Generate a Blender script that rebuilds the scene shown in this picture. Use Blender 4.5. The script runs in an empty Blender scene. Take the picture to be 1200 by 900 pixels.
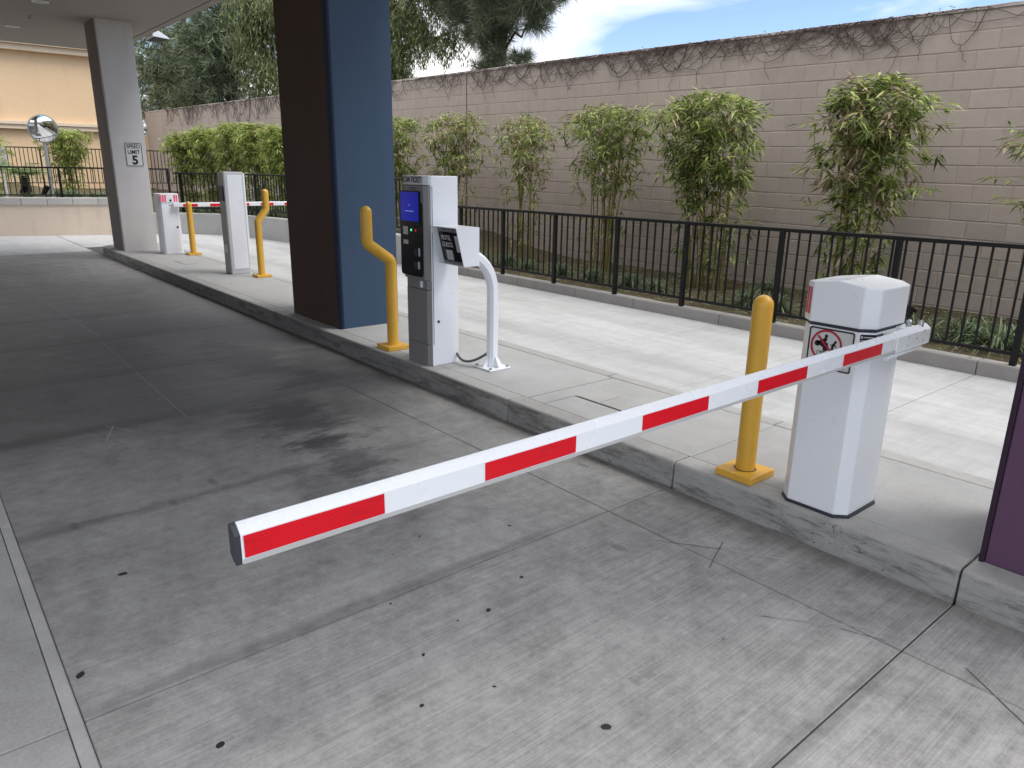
import bpy, math, random
from mathutils import Vector, Matrix
R = math.radians
sc = bpy.context.scene
col = sc.collection
rng = random.Random(7)

# ---------------------------------------------------------------- camera
cam_d = bpy.data.cameras.new('camera')
cam = bpy.data.objects.new('camera', cam_d)
col.objects.link(cam)
PITCH, ROLL, YAW = 0.283210782, 0.0156328699, 0.871457454
fw = Vector((-math.sin(YAW) * math.cos(PITCH), math.cos(YAW) * math.cos(PITCH), -math.sin(PITCH)))
rt0 = Vector((math.cos(YAW), math.sin(YAW), 0))
up0 = rt0.cross(fw)
rt = math.cos(ROLL) * rt0 + math.sin(ROLL) * up0
up = -math.sin(ROLL) * rt0 + math.cos(ROLL) * up0
cam.matrix_world = Matrix(((rt.x, up.x, -fw.x, 0), (rt.y, up.y, -fw.y, 0), (rt.z, up.z, -fw.z, 1.6), (0, 0, 0, 1)))
cam_d.sensor_width = 36
cam_d.lens = 854.918 / 1200 * 36
cam_d.clip_start = 0.05
cam_d.clip_end = 2000
sc.camera = cam

# ---------------------------------------------------------------- light, sky, exposure
CLOUD_SEED = 4.05
CLOUD_LUM = 8.2
SUN_EL, SUN_AZ = 56.0, 50.0        # azimuth measured from +Y towards +X
world = bpy.data.worlds.new('World')
sc.world = world
world.use_nodes = True
wn, wl = world.node_tree.nodes, world.node_tree.links
wn.clear()
w_out = wn.new('ShaderNodeOutputWorld')
w_bg = wn.new('ShaderNodeBackground')
w_bg.inputs['Strength'].default_value = 0.15
sky = wn.new('ShaderNodeTexSky')
sky.sky_type = 'NISHITA'
sky.sun_disc = False
sky.sun_elevation = R(SUN_EL)
sky.sun_rotation = R(SUN_AZ)
sky.air_density = 0.75
sky.ozone_density = 3.0
sky.dust_density = 0.0
w_tc = wn.new('ShaderNodeTexCoord')
w_sep = wn.new('ShaderNodeSeparateXYZ')
wl.new(w_tc.outputs['Generated'], w_sep.inputs[0])
w_z = wn.new('ShaderNodeMath'); w_z.operation = 'ADD'; w_z.inputs[1].default_value = 0.18
wl.new(w_sep.outputs['Z'], w_z.inputs[0])
w_dx = wn.new('ShaderNodeMath'); w_dx.operation = 'DIVIDE'
w_dy = wn.new('ShaderNodeMath'); w_dy.operation = 'DIVIDE'
wl.new(w_sep.outputs['X'], w_dx.inputs[0]); wl.new(w_z.outputs[0], w_dx.inputs[1])
wl.new(w_sep.outputs['Y'], w_dy.inputs[0]); wl.new(w_z.outputs[0], w_dy.inputs[1])
w_cmb = wn.new('ShaderNodeCombineXYZ')
wl.new(w_dx.outputs[0], w_cmb.inputs[0]); wl.new(w_dy.outputs[0], w_cmb.inputs[1])
w_cmb.inputs[2].default_value = CLOUD_SEED
w_no = wn.new('ShaderNodeTexNoise')
w_no.inputs['Scale'].default_value = 0.85
w_no.inputs['Detail'].default_value = 8
w_no.inputs['Roughness'].default_value = 0.52
w_no.inputs['Distortion'].default_value = 0.5
wl.new(w_cmb.outputs[0], w_no.inputs['Vector'])
w_rp = wn.new('ShaderNodeValToRGB')
w_rp.color_ramp.elements[0].position = 0.42; w_rp.color_ramp.elements[0].color = (0, 0, 0, 1)
w_rp.color_ramp.elements[1].position = 0.60; w_rp.color_ramp.elements[1].color = (1, 1, 1, 1)
wl.new(w_no.outputs['Fac'], w_rp.inputs[0])
w_mx = wn.new('ShaderNodeMix'); w_mx.data_type = 'RGBA'
wl.new(w_rp.outputs[0], w_mx.inputs[0])
w_tn = wn.new('ShaderNodeVectorMath'); w_tn.operation = 'MULTIPLY'
w_tn.inputs[1].default_value = (0.50, 0.47, 0.47)
wl.new(sky.outputs[0], w_tn.inputs[0])
wl.new(w_tn.outputs[0], w_mx.inputs[6])
w_n2 = wn.new('ShaderNodeTexNoise')
w_n2.inputs['Scale'].default_value = 2.6
w_n2.inputs['Detail'].default_value = 7
w_n2.inputs['Roughness'].default_value = 0.55
wl.new(w_cmb.outputs[0], w_n2.inputs['Vector'])
w_r2 = wn.new('ShaderNodeValToRGB')
w_r2.color_ramp.elements[0].position = 0.30; w_r2.color_ramp.elements[0].color = (0.62, 0.625, 0.64, 1)
w_r2.color_ramp.elements[1].position = 0.66; w_r2.color_ramp.elements[1].color = (1, 0.985, 0.965, 1)
wl.new(w_n2.outputs['Fac'], w_r2.inputs[0])
w_sc = wn.new('ShaderNodeVectorMath'); w_sc.operation = 'SCALE'
w_cie = wn.new('ShaderNodeMapRange')      # standard overcast sky: the zenith is three times the horizon
w_cie.inputs[1].default_value = 0.0; w_cie.inputs[2].default_value = 1.0
w_cie.inputs[3].default_value = CLOUD_LUM / 3; w_cie.inputs[4].default_value = CLOUD_LUM
wl.new(w_sep.outputs['Z'], w_cie.inputs[0])
wl.new(w_cie.outputs[0], w_sc.inputs['Scale'])
wl.new(w_r2.outputs[0], w_sc.inputs[0])
wl.new(w_sc.outputs[0], w_mx.inputs[7])
wl.new(w_mx.outputs[2], w_bg.inputs['Color'])
wl.new(w_bg.outputs[0], w_out.inputs[0])

sun_d = bpy.data.lights.new('sun', 'SUN')
sun_d.energy = 0.7
sun_d.angle = R(25)
sun_d.color = (1.0, 0.96, 0.9)
sun = bpy.data.objects.new('sun', sun_d)
col.objects.link(sun)
sun_dir = Vector((math.sin(R(SUN_AZ)) * math.cos(R(SUN_EL)), math.cos(R(SUN_AZ)) * math.cos(R(SUN_EL)), math.sin(R(SUN_EL))))
sun.rotation_euler = sun_dir.to_track_quat('Z', 'Y').to_euler()
sun.location = (0, 0, 30)

sc.view_settings.view_transform = 'Standard'
sc.view_settings.look = 'None'
sc.view_settings.exposure = 1.62
sc.view_settings.gamma = 1
sc.view_settings.use_curve_mapping = False
sc.render.engine = 'CYCLES'
sc.cycles.max_bounces = 8
sc.cycles.diffuse_bounces = 5
sc.cycles.use_denoising = True

# ---------------------------------------------------------------- node helpers
def S(v):   # sRGB 0-255 triple -> linear rgba
    f = lambda c: (c / 255 / 12.92) if c / 255 <= 0.04045 else ((c / 255 + 0.055) / 1.055) ** 2.4
    return (f(v[0]), f(v[1]), f(v[2]), 1)

class NT:
    def __init__(s, name):
        s.m = bpy.data.materials.new(name)
        s.m.use_nodes = True
        s.n = s.m.node_tree.nodes
        s.l = s.m.node_tree.links
        s.p = s.n['Principled BSDF']
        s.out = s.n['Material Output']
        s._pos = None
    def put(s, sock, v):
        if hasattr(v, 'is_output') or isinstance(v, bpy.types.NodeSocket):
            s.l.new(v, sock)
        else:
            if isinstance(v, (int, float)) and sock.type == 'RGBA':
                v = (v, v, v, 1)
            if isinstance(v, tuple) and len(v) == 4 and sock.type == 'VECTOR':
                v = v[:3]
            sock.default_value = v
    def pos(s):
        if s._pos is None:
            s._pos = s.n.new('ShaderNodeNewGeometry')
        return s._pos.outputs['Position']
    def normal(s):
        s.pos()
        return s._pos.outputs['Normal']
    def island(s):
        s.pos()
        return s._pos.outputs['Random Per Island']
    def objrand(s):
        return s.n.new('ShaderNodeObjectInfo').outputs['Random']
    def scale(s, vec, sc3, off=(0, 0, 0)):
        m = s.n.new('ShaderNodeMapping')
        s.put(m.inputs['Vector'], vec)
        m.inputs['Scale'].default_value = sc3
        m.inputs['Location'].default_value = off
        return m.outputs[0]
    def noise(s, sc_, detail=3, rough=0.5, vec=None, dist=0.0):
        n = s.n.new('ShaderNodeTexNoise')
        s.put(n.inputs['Vector'], vec if vec is not None else s.pos())
        n.inputs['Scale'].default_value = sc_
        n.inputs['Detail'].default_value = detail
        n.inputs['Roughness'].default_value = rough
        n.inputs['Distortion'].default_value = dist
        return n.outputs['Fac']
    def voro(s, sc_, vec=None, feat='F1', rand=1.0):
        n = s.n.new('ShaderNodeTexVoronoi')
        n.feature = feat
        s.put(n.inputs['Vector'], vec if vec is not None else s.pos())
        n.inputs['Scale'].default_value = sc_
        n.inputs['Randomness'].default_value = rand
        return n.outputs
    def math(s, op, a, b=0.0, clamp=False):
        n = s.n.new('ShaderNodeMath')
        n.operation = op
        n.use_clamp = clamp
        s.put(n.inputs[0], a)
        s.put(n.inputs[1], b)
        return n.outputs[0]
    def rng(s, v, a, b, c=0.0, d=1.0):
        n = s.n.new('ShaderNodeMapRange')
        n.interpolation_type = 'SMOOTHSTEP'
        s.put(n.inputs[0], v)
        for i, x in enumerate((a, b, c, d)):
            n.inputs[i + 1].default_value = x
        return n.outputs[0]
    def mix(s, f, a, b, mode='MIX'):
        n = s.n.new('ShaderNodeMix')
        n.data_type = 'RGBA'
        n.blend_type = mode
        s.put(n.inputs[0], f)
        s.put(n.inputs[6], a)
        s.put(n.inputs[7], b)
        return n.outputs[2]
    def mul(s, c, v):   # colour times value socket
        n = s.n.new('ShaderNodeVectorMath')
        n.operation = 'SCALE'
        s.put(n.inputs[0], c)
        s.put(n.inputs['Scale'], v)
        return n.outputs[0]
    def ramp(s, v, stops):
        n = s.n.new('ShaderNodeValToRGB')
        s.put(n.inputs[0], v)
        e = n.color_ramp.elements
        while len(e) < len(stops):
            e.new(0.5)
        for i, (p, c) in enumerate(stops):
            e[i].position = p
            e[i].color = c if len(c) == 4 else tuple(c) + (1,)
        return n.outputs[0]
    def sep(s, vec):
        n = s.n.new('ShaderNodeSeparateXYZ')
        s.put(n.inputs[0], vec)
        return n.outputs
    def bump(s, h, strength=0.3, dist=0.01):
        n = s.n.new('ShaderNodeBump')
        n.inputs['Strength'].default_value = strength
        n.inputs['Distance'].default_value = dist
        s.put(n.inputs['Height'], h)
        s.l.new(n.outputs[0], s.p.inputs['Normal'])
    def set(s, color=None, rough=None, metal=None, spec=None):
        if color is not None: s.put(s.p.inputs['Base Color'], color)
        if rough is not None: s.put(s.p.inputs['Roughness'], rough)
        if metal is not None: s.put(s.p.inputs['Metallic'], metal)
        if spec is not None: s.put(s.p.inputs['Specular IOR Level'], spec)
        return s.m

def var(t, items):      # 1 + sum a*(n-.5)
    v = None
    for n, a in items:
        x = t.math('MULTIPLY', t.math('SUBTRACT', n, 0.5), a)
        v = x if v is None else t.math('ADD', v, x)
    return t.math('ADD', v, 1.0)

def concrete(name, base, big=0.5, mid=0.35, fine=0.25, tint=0.10, broom=0.0, rough=0.85, bump=0.15):
    t = NT(name)
    items = [(t.noise(0.55, 5, 0.6), big), (t.noise(4.5, 6, 0.65), mid), (t.noise(90, 3, 0.6), fine), (t.objrand(), tint)]
    h = t.noise(140, 3, 0.7)
    if broom:
        b = t.noise(1.0, 3, 0.6, t.scale(t.pos(), (170, 2.2, 1)))
        items.append((b, broom))
        h = t.math('ADD', t.math('MULTIPLY', b, 1.2), h)
    c = t.mul(base, var(t, items))
    t.bump(h, bump, 0.004)
    return t.set(c, rough, 0, 0.3)

def blob(t, x, y, rx, ry):
    v = t.scale(t.pos(), (1 / rx, 1 / ry, 0), (-x / rx, -y / ry, 0))
    n = t.n.new('ShaderNodeVectorMath'); n.operation = 'LENGTH'
    t.put(n.inputs[0], v)
    return n.outputs['Value']

def lane_concrete():
    t = NT('lane_concrete')
    p = t.pos()
    broom = t.noise(1.0, 3, 0.62, t.scale(p, (115, 1.6, 1)))
    broom2 = t.noise(1.0, 2, 0.5, t.scale(p, (38, 1.1, 1), (3, 1, 0)))
    drag = t.noise(1.0, 6, 0.7, t.scale(p, (9, 1.8, 1)))
    flk = t.noise(1.0, 8, 0.8, t.scale(p, (17, 12, 1)))
    n_mid = t.noise(3.6, 7, 0.68)
    n_big = t.noise(0.5, 4, 0.55)
    nearf = t.rng(t.math('ADD', t.sep(p)[0], t.math('MULTIPLY', t.math('SUBTRACT', n_big, 0.5), 1.5)), -3.0, -1.6, 0.22, 1.0)
    broom = t.math('ADD', t.math('MULTIPLY', t.math('SUBTRACT', broom, 0.5), nearf), 0.5)
    blot = t.noise(7.5, 8, 0.8)
    v = var(t, [(blot, 0.8), (n_big, 0.6), (n_mid, 1.15), (drag, 0.42), (flk, 1.1), (broom, 0.85), (broom2, 0.18), (t.noise(75, 3, 0.6), 0.35), (t.objrand(), 0.1)])
    c = t.mul((0.328, 0.324, 0.314, 1), v)
    # dark drag marks and oil of waiting cars, ragged by noise
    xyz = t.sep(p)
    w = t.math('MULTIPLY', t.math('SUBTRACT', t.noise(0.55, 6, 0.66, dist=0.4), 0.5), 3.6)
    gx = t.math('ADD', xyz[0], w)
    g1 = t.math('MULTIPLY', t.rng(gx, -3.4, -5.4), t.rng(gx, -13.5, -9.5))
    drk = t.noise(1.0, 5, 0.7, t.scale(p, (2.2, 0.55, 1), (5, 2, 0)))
    c = t.mix(t.math('MULTIPLY', t.rng(gx, -1.3, -3.8), 0.32), c, (0.09, 0.088, 0.086, 1))  # whole lane turned gradually darker away from the near end
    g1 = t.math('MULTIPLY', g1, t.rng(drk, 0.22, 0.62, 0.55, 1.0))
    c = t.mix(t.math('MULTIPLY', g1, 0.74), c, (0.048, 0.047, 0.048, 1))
    for (x, y, rx, ry, a) in ((-4.5, 1.85, 0.75, 0.34, 0.7), (-3.6, 1.8, 0.5, 0.2, 0.55), (-6.15, 2.2, 0.9, 0.4, 0.6), (-3.15, 1.55, 0.6, 0.35, 0.35), (-7.4, 1.3, 1.1, 0.5, 0.35)):
        d = t.math('ADD', blob(t, x, y, rx, ry), t.math('MULTIPLY', t.math('SUBTRACT', t.noise(2.6, 6, 0.72, t.scale(p, (2.4, 1, 1))), 0.5), 3.4))
        c = t.mix(t.math('MULTIPLY', t.rng(d, 1.1, 0.3), a), c, (0.036, 0.035, 0.037, 1))
    # drag smears along the joints, then a darker strip against the kerb
    for xj, wd, a in ((-2.23, .05, .36), (-3.61, .07, .45), (-5.02, .16, .7), (-6.4, .2, .6), (-7.8, .22, .5), (-9.1, .2, .35), (-0.80, .05, .35)):
        dd = t.math('ABSOLUTE', t.math('SUBTRACT', xyz[0], xj))
        dd = t.math('ADD', dd, t.math('MULTIPLY', t.math('SUBTRACT', t.noise(1.0, 5, 0.7, t.scale(p, (5, 1.2, 1), (xj, 0, 0))), 0.5), wd * 2.6))
        c = t.mix(t.math('MULTIPLY', t.math('MULTIPLY', t.rng(dd, wd, 0.0), t.rng(xyz[1], 2.6, 1.9)), a), c, (0.075, 0.074, 0.074, 1))
    kd = t.math('ADD', xyz[1], t.math('MULTIPLY', t.math('SUBTRACT', t.noise(1.2, 5, 0.65), 0.5), 0.5))
    c = t.mix(t.math('MULTIPLY', t.rng(kd, 2.72, 2.98), 0.45), c, (0.09, 0.088, 0.085, 1))
    # small drips
    vo = t.voro(4.2, t.scale(p, (1.0, 2.2, 1)))
    sel = t.rng(vo['Color'], 0.80, 0.86)
    d = t.math('ADD', vo['Distance'], t.math('MULTIPLY', t.math('SUBTRACT', t.noise(16, 4, 0.6), 0.5), 0.3))
    dots = t.math('MULTIPLY', t.rng(d, 0.26, 0.14), sel)
    c = t.mix(t.math('MULTIPLY', dots, 0.42), c, (0.07, 0.07, 0.07, 1))
    # pale worn flecks
    fl = t.rng(t.noise(9, 7, 0.75), 0.66, 0.80)
    c = t.mix(t.math('MULTIPLY', fl, 0.35), c, (0.48, 0.48, 0.47, 1))
    t.bump(t.math('ADD', broom, t.math('MULTIPLY', t.noise(160, 2, 0.6), 0.6)), 0.22, 0.004)
    r = t.math('SUBTRACT', 0.80, t.math('MULTIPLY', g1, 0.28))
    return t.set(c, r, 0, 0.35)

def kerb_concrete():
    t = NT('kerb_concrete')
    v = var(t, [(t.noise(0.6, 5, 0.6), 0.4), (t.noise(7, 6, 0.7), 0.5), (t.noise(90, 3, 0.6), 0.3), (t.objrand(), 0.12)])
    c = t.mul((0.35, 0.345, 0.33, 1), v)
    up_ = t.sep(t.normal())[2]
    side = t.rng(up_, 0.75, 0.2)
    # tyre scuffs and pock marks on the vertical face
    sc_ = t.rng(t.noise(1.0, 6, 0.75, t.scale(t.pos(), (3.5, 3.5, 22))), 0.44, 0.66)
    c = t.mix(t.math('MULTIPLY', t.math('MULTIPLY', sc_, side), 0.72), c, (0.085, 0.082, 0.077, 1))
    pk = t.math('MULTIPLY', t.rng(t.noise(34, 5, 0.75), 0.58, 0.66), t.rng(t.noise(2.4, 3, 0.6), 0.47, 0.60))
    c = t.mix(t.math('MULTIPLY', t.math('MULTIPLY', pk, side), 0.9), c, (0.03, 0.03, 0.03, 1))
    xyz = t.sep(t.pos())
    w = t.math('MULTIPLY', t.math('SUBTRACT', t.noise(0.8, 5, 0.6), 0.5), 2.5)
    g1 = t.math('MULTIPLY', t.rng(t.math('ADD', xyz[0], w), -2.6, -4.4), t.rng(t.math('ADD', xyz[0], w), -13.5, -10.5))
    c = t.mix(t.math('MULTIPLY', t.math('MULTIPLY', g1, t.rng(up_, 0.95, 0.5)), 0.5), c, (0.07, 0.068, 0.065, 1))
    t.bump(t.math('SUBTRACT', t.noise(60, 5, 0.7), t.math('MULTIPLY', pk, 2.0)), 0.3, 0.006)
    return t.set(c, 0.85, 0, 0.3)

def paint(name, base, rough=0.35, grime=0.10, bump=0.02, spec=0.5, dirt=None, dirt_amt=0.0, metal=0.0, scuff=0.0):
    t = NT(name)
    v = var(t, [(t.noise(2.2, 5, 0.6), grime), (t.noise(40, 3, 0.6), grime * 0.6), (t.objrand(), 0.03)])
    c = t.mul(base, v)
    if dirt:
        d = t.rng(t.noise(1.0, 6, 0.72, t.scale(t.pos(), (6, 6, 1.6))), 0.50, 0.78)
        c = t.mix(t.math('MULTIPLY', d, dirt_amt), c, dirt)
    if scuff:
        k = t.math('MULTIPLY', t.rng(t.noise(1.0, 7, 0.8, t.scale(t.pos(), (26, 26, 7))), 0.62, 0.70), t.rng(t.noise(3.2, 3, 0.6), 0.46, 0.60))
        c = t.mix(t.math('MULTIPLY', k, scuff), c, (0.10, 0.085, 0.06, 1))
        k2 = t.math('MULTIPLY', t.rng(t.noise(1.0, 6, 0.75, t.scale(t.pos(), (9, 9, 40), (3, 1, 2))), 0.60, 0.70), 0.45)
        c = t.mix(k2, c, (0.80, 0.58, 0.22, 1))
    r = t.math('ADD', t.math('MULTIPLY', t.noise(6, 4, 0.6), 0.18), rough - 0.09)
    if bump:
        t.bump(t.noise(220, 2, 0.5), bump, 0.002)
    return t.set(c, r, metal, spec)

def leaf(name, c1, c2, c3, trans=0.25, rough=0.5, big=0.0):
    t = NT(name)
    c = t.ramp(t.island(), [(0.0, c1), (0.5, c2), (0.92, c3)])
    c = t.mul(c, var(t, [(t.noise(1.7, 3, 0.6), 0.7 + big)]))
    t.set(c, rough, 0, 0.35)
    tr = t.n.new('ShaderNodeBsdfTranslucent')
    t.l.new(c, tr.inputs[0])
    ms = t.n.new('ShaderNodeMixShader')
    ms.inputs[0].default_value = trans
    t.l.new(t.p.outputs[0], ms.inputs[1])
    t.l.new(tr.outputs[0], ms.inputs[2])
    t.l.new(ms.outputs[0], t.out.inputs[0])
    return t.m

def stucco(name, base, big=0.22, streak=0.0, bump=0.35, rough=0.9):
    t = NT(name)
    v = var(t, [(t.noise(0.5, 5, 0.6), big), (t.noise(6, 5, 0.65), 0.14), (t.noise(120, 3, 0.6), 0.14)])
    c = t.mul(base, v)
    if streak:
        s_ = t.rng(t.noise(1.0, 5, 0.65, t.scale(t.pos(), (3, 3, 0.35))), 0.48, 0.75)
        c = t.mix(t.math('MULTIPLY', s_, streak), c, (base[0] * 0.6, base[1] * 0.58, base[2] * 0.55, 1))
    t.bump(t.noise(130, 4, 0.7), bump, 0.004)
    return t.set(c, rough, 0, 0.25)

def emit(name, c, strength):
    t = NT(name)
    t.set((0.01, 0.01, 0.012, 1), 0.15)
    t.put(t.p.inputs['Emission Color'], c)
    t.p.inputs['Emission Strength'].default_value = strength
    return t.m

def block_mat():
    t = NT('painted_block')
    v = var(t, [(t.objrand(), 0.11), (t.noise(0.45, 4, 0.55), 0.34), (t.noise(9, 6, 0.7), 0.22), (t.noise(110, 3, 0.65), 0.22)])
    c = t.mul((0.43, 0.367, 0.322, 1), v)
    s_ = t.rng(t.noise(1.0, 5, 0.65, t.scale(t.pos(), (2.2, 2.2, 0.3))), 0.50, 0.74)
    c = t.mix(t.math('MULTIPLY', s_, 0.28), c, (0.27, 0.22, 0.185, 1))
    t.bump(t.math('ADD', t.noise(150, 4, 0.75), t.math('MULTIPLY', t.noise(35, 3, 0.6), 0.6)), 0.45, 0.006)
    return t.set(c, 0.92, 0, 0.2)

def soil_mat():
    t = NT('planter_soil')
    n = t.noise(6, 7, 0.75)
    c = t.ramp(n, [(0.3, (0.05, 0.038, 0.026)), (0.5, (0.11, 0.085, 0.055)), (0.62, (0.10, 0.115, 0.05)), (0.8, (0.21, 0.175, 0.115))])
    t.bump(t.noise(30, 6, 0.75), 0.8, 0.03)
    return t.set(c, 0.95, 0, 0.1)

def bark_mat(name, a, b):
    t = NT(name)
    n = t.noise(1.0, 6, 0.7, t.scale(t.pos(), (14, 14, 2.5)))
    c = t.ramp(n, [(0.35, a), (0.65, b)])
    t.bump(n, 0.7, 0.03)
    return t.set(c, 0.9, 0, 0.15)

def sheeting():     # red retroreflective sheeting with faint weave
    t = NT('red_sheeting')
    ck = t.n.new('ShaderNodeTexWave')
    ck.inputs['Scale'].default_value = 60
    ck.wave_type = 'BANDS'; ck.bands_direction = 'DIAGONAL'
    t.put(ck.inputs['Vector'], t.pos())
    sm = t.rng(t.noise(1.0, 5, 0.7, t.scale(t.pos(), (3, 7, 30))), 0.56, 0.70)
    c = t.mul((0.66, 0.006, 0.016, 1), var(t, [(ck.outputs['Fac'], 0.10), (t.noise(5, 3), 0.2)]))
    c = t.mix(t.math('MULTIPLY', sm, 0.35), c, (0.36, 0.01, 0.016, 1))
    return t.set(c, 0.35, 0, 0.22)

M = {}
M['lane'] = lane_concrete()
M['kerb'] = kerb_concrete()
M['island'] = concrete('island_concrete', (0.37, 0.368, 0.36, 1), 0.25, 0.35, 0.22, 0.10, 0.12)
def street_concrete():
    t = NT('far_lane_concrete')
    p = t.pos()
    v = var(t, [(t.noise(0.5, 5, 0.6), 0.3), (t.noise(1.0, 6, 0.7, t.scale(p, (1.2, 5, 1))), 0.5), (t.noise(1.0, 6, 0.72, t.scale(p, (6, 1.4, 1))), 0.35), (t.noise(11, 6, 0.75), 0.35), (t.noise(1.0, 3, 0.6, t.scale(p, (120, 1.6, 1))), 0.3), (t.objrand(), 0.08)])
    c = t.mul((0.43, 0.432, 0.428, 1), v)
    xyz = t.sep(p)
    for yj, wd, a_ in ((5.0, .35, .28), (6.1, .3, .22), (4.1, .2, .3)):
        dd = t.math('ABSOLUTE', t.math('SUBTRACT', xyz[1], yj))
        dd = t.math('ADD', dd, t.math('MULTIPLY', t.math('SUBTRACT', t.noise(1.0, 6, 0.7, t.scale(p, (.9, 4, 1), (yj, 0, 0))), 0.5), wd * 2.8))
        c = t.mix(t.math('MULTIPLY', t.rng(dd, wd, 0.0), a_), c, (0.20, 0.198, 0.19, 1))
    t.bump(t.noise(140, 3, 0.7), 0.15, 0.004)
    return t.set(c, 0.85, 0, 0.3)
M['street'] = street_concrete()
M['pale'] = concrete('side_slab_concrete', (0.36, 0.357, 0.35, 1), 0.5, 0.8, 0.5, 0.06, 0.3)
M['joint'] = concrete('joint_filler', (0.41, 0.405, 0.395, 1), 0.3, 0.6, 0.3)
M['plate'] = concrete('cover_plate_concrete', (0.36, 0.355, 0.34, 1), 0.3, 0.4, 0.25, 0.1)
M['under'] = concrete('joint_dirt', (0.085, 0.083, 0.08, 1), 0.3, 0.3, 0.3)
M['ground'] = concrete('ground_asphalt', (0.07, 0.068, 0.066, 1), 0.3, 0.3, 0.3)
M['planterkerb'] = concrete('planter_kerb', (0.33, 0.315, 0.30, 1), 0.3, 0.4, 0.25, 0.15)
M['retain'] = concrete('retaining_concrete', (0.46, 0.455, 0.44, 1), 0.25, 0.35, 0.2, 0.1)
M['cap'] = concrete('cap_concrete', (0.50, 0.485, 0.46, 1), 0.2, 0.3, 0.2, 0.14)
M['tanwall'] = stucco('tan_retaining_stucco', S((222, 205, 188)), 0.25, 0.35)
M['tan'] = stucco('tan_building_stucco', S((220, 191, 155)), 0.12, 0.12, 0.2)
M['trim'] = stucco('pale_trim_stucco', S((220, 202, 178)), 0.1, 0.1, 0.2)
M['soffit'] = stucco('soffit_plaster', (0.36, 0.325, 0.295, 1), 0.16, 0.0, 0.12)
M['pillargrey'] = stucco('grey_pillar_plaster', (0.58, 0.555, 0.545, 1), 0.12, 0.25, 0.15)
M['pillarside'] = stucco('shaded_pillar_plaster', (0.225, 0.195, 0.175, 1), 0.12, 0.15, 0.15)  # lane face of the grey pillar, its shade put into the colour
M['brown'] = stucco('dark_brown_plaster', (0.074, 0.047, 0.038, 1), 0.26, 0.22, 0.30, 0.7)
M['blue'] = stucco('slate_blue_plaster', (0.046, 0.078, 0.130, 1), 0.26, 0.22, 0.30, 0.55)
M['navy'] = stucco('navy_edge', (0.012, 0.020, 0.042, 1), 0.1, 0, 0.1, 0.6)
M['purple'] = stucco('plum_plaster', (0.118, 0.060, 0.112, 1), 0.26, 0.22, 0.30, 0.6)
M['plumedge'] = stucco('dark_plum_edge', (0.035, 0.018, 0.036, 1), 0.1, 0, 0.1, 0.6)
M['dark'] = paint('dark_gap', (0.02, 0.02, 0.02, 1), 0.6, 0.05)
M['black'] = paint('black_metal', (0.006, 0.006, 0.007, 1), 0.5, 0.3, 0.03, 0.3, (0.03, 0.028, 0.025, 1), 0.2)
M['white'] = paint('white_powder_coat', (0.83, 0.85, 0.89, 1), 0.30, 0.05, 0.02, 0.5, (0.6, 0.59, 0.57, 1), 0.05)
M['offwhite'] = paint('grey_white_coat', (0.56, 0.57, 0.58, 1), 0.34, 0.06, 0.02, 0.5, (0.40, 0.39, 0.37, 1), 0.15)
M['armwhite'] = paint('white_arm_paint', (0.82, 0.84, 0.86, 1), 0.28, 0.04, 0.0)
M['armrib'] = paint('grey_arm_edge', (0.52, 0.52, 0.51, 1), 0.4, 0.08, 0.0)
M['red'] = sheeting()
M['pink'] = paint('pink_red_reflector', (0.90, 0.13, 0.22, 1), 0.25, 0.08)
M['yellow'] = paint('yellow_paint', (0.70, 0.395, 0.048, 1), 0.36, 0.14, 0.03, 0.5, (0.38, 0.21, 0.035, 1), 0.5, 0.0, 0.7)
M['steel'] = paint('dull_steel', (0.45, 0.46, 0.47, 1), 0.4, 0.2, 0.0, 0.5, None, 0, 0.9)
M['galv'] = paint('galvanised_pole', (0.34, 0.35, 0.35, 1), 0.5, 0.15, 0.0, 0.5, None, 0, 0.4)
M['rubber'] = paint('grey_conduit', (0.09, 0.09, 0.095, 1), 0.5, 0.2)
M['gasket'] = paint('dark_gasket', (0.03, 0.034, 0.045, 1), 0.5, 0.1)
M['glossblack'] = paint('gloss_black', (0.006, 0.006, 0.009, 1), 0.12, 0.1, 0.0)
M['text_black'] = paint('black_print', (0.008, 0.008, 0.009, 1), 0.5, 0.1, 0.0)
M['text_white'] = paint('white_print', (0.55, 0.55, 0.55, 1), 0.5, 0.1, 0.0)
M['sign'] = paint('white_sign_face', (0.62, 0.62, 0.61, 1), 0.4, 0.06, 0.0)
M['signred'] = paint('red_sign_ink', (0.42, 0.012, 0.04, 1), 0.4, 0.08, 0.0)
M['blankcard'] = paint('grey_white_card', (0.50, 0.50, 0.50, 1), 0.5, 0.5, 0.0)
M['screen'] = emit('lit_blue_screen', (0.0, 0.012, 0.42, 1), 0.17)
M['screenline'] = emit('screen_text', (0.25, 0.4, 0.9, 1), 0.25)
M['green_led'] = emit('green_led', (0.1, 0.9, 0.35, 1), 0.45)
M['red_led'] = emit('red_led', (0.8, 0.03, 0.03, 1), 0.15)
M['machine'] = paint('shaded_machine_grey', (0.215, 0.21, 0.21, 1), 0.36, 0.06, 0.02)  # base grey lowered to carry the deep shade on the machine's lane face
M['block'] = block_mat()
M['mortar'] = stucco('painted_mortar', (0.43, 0.367, 0.324, 1), 0.2, 0.2, 0.3)
M['coping'] = stucco('pale_coping', (0.44, 0.40, 0.37, 1), 0.3, 0.3, 0.4)
M['soil'] = soil_mat()
M['vine'] = bark_mat('dead_vine', (0.085, 0.060, 0.058, 1), (0.19, 0.145, 0.135, 1))
M['bark'] = bark_mat('pine_bark', (0.035, 0.022, 0.017, 1), (0.11, 0.07, 0.052, 1))
M['greybark'] = bark_mat('grey_bark', (0.03, 0.026, 0.022, 1), (0.10, 0.085, 0.07, 1))
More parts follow.
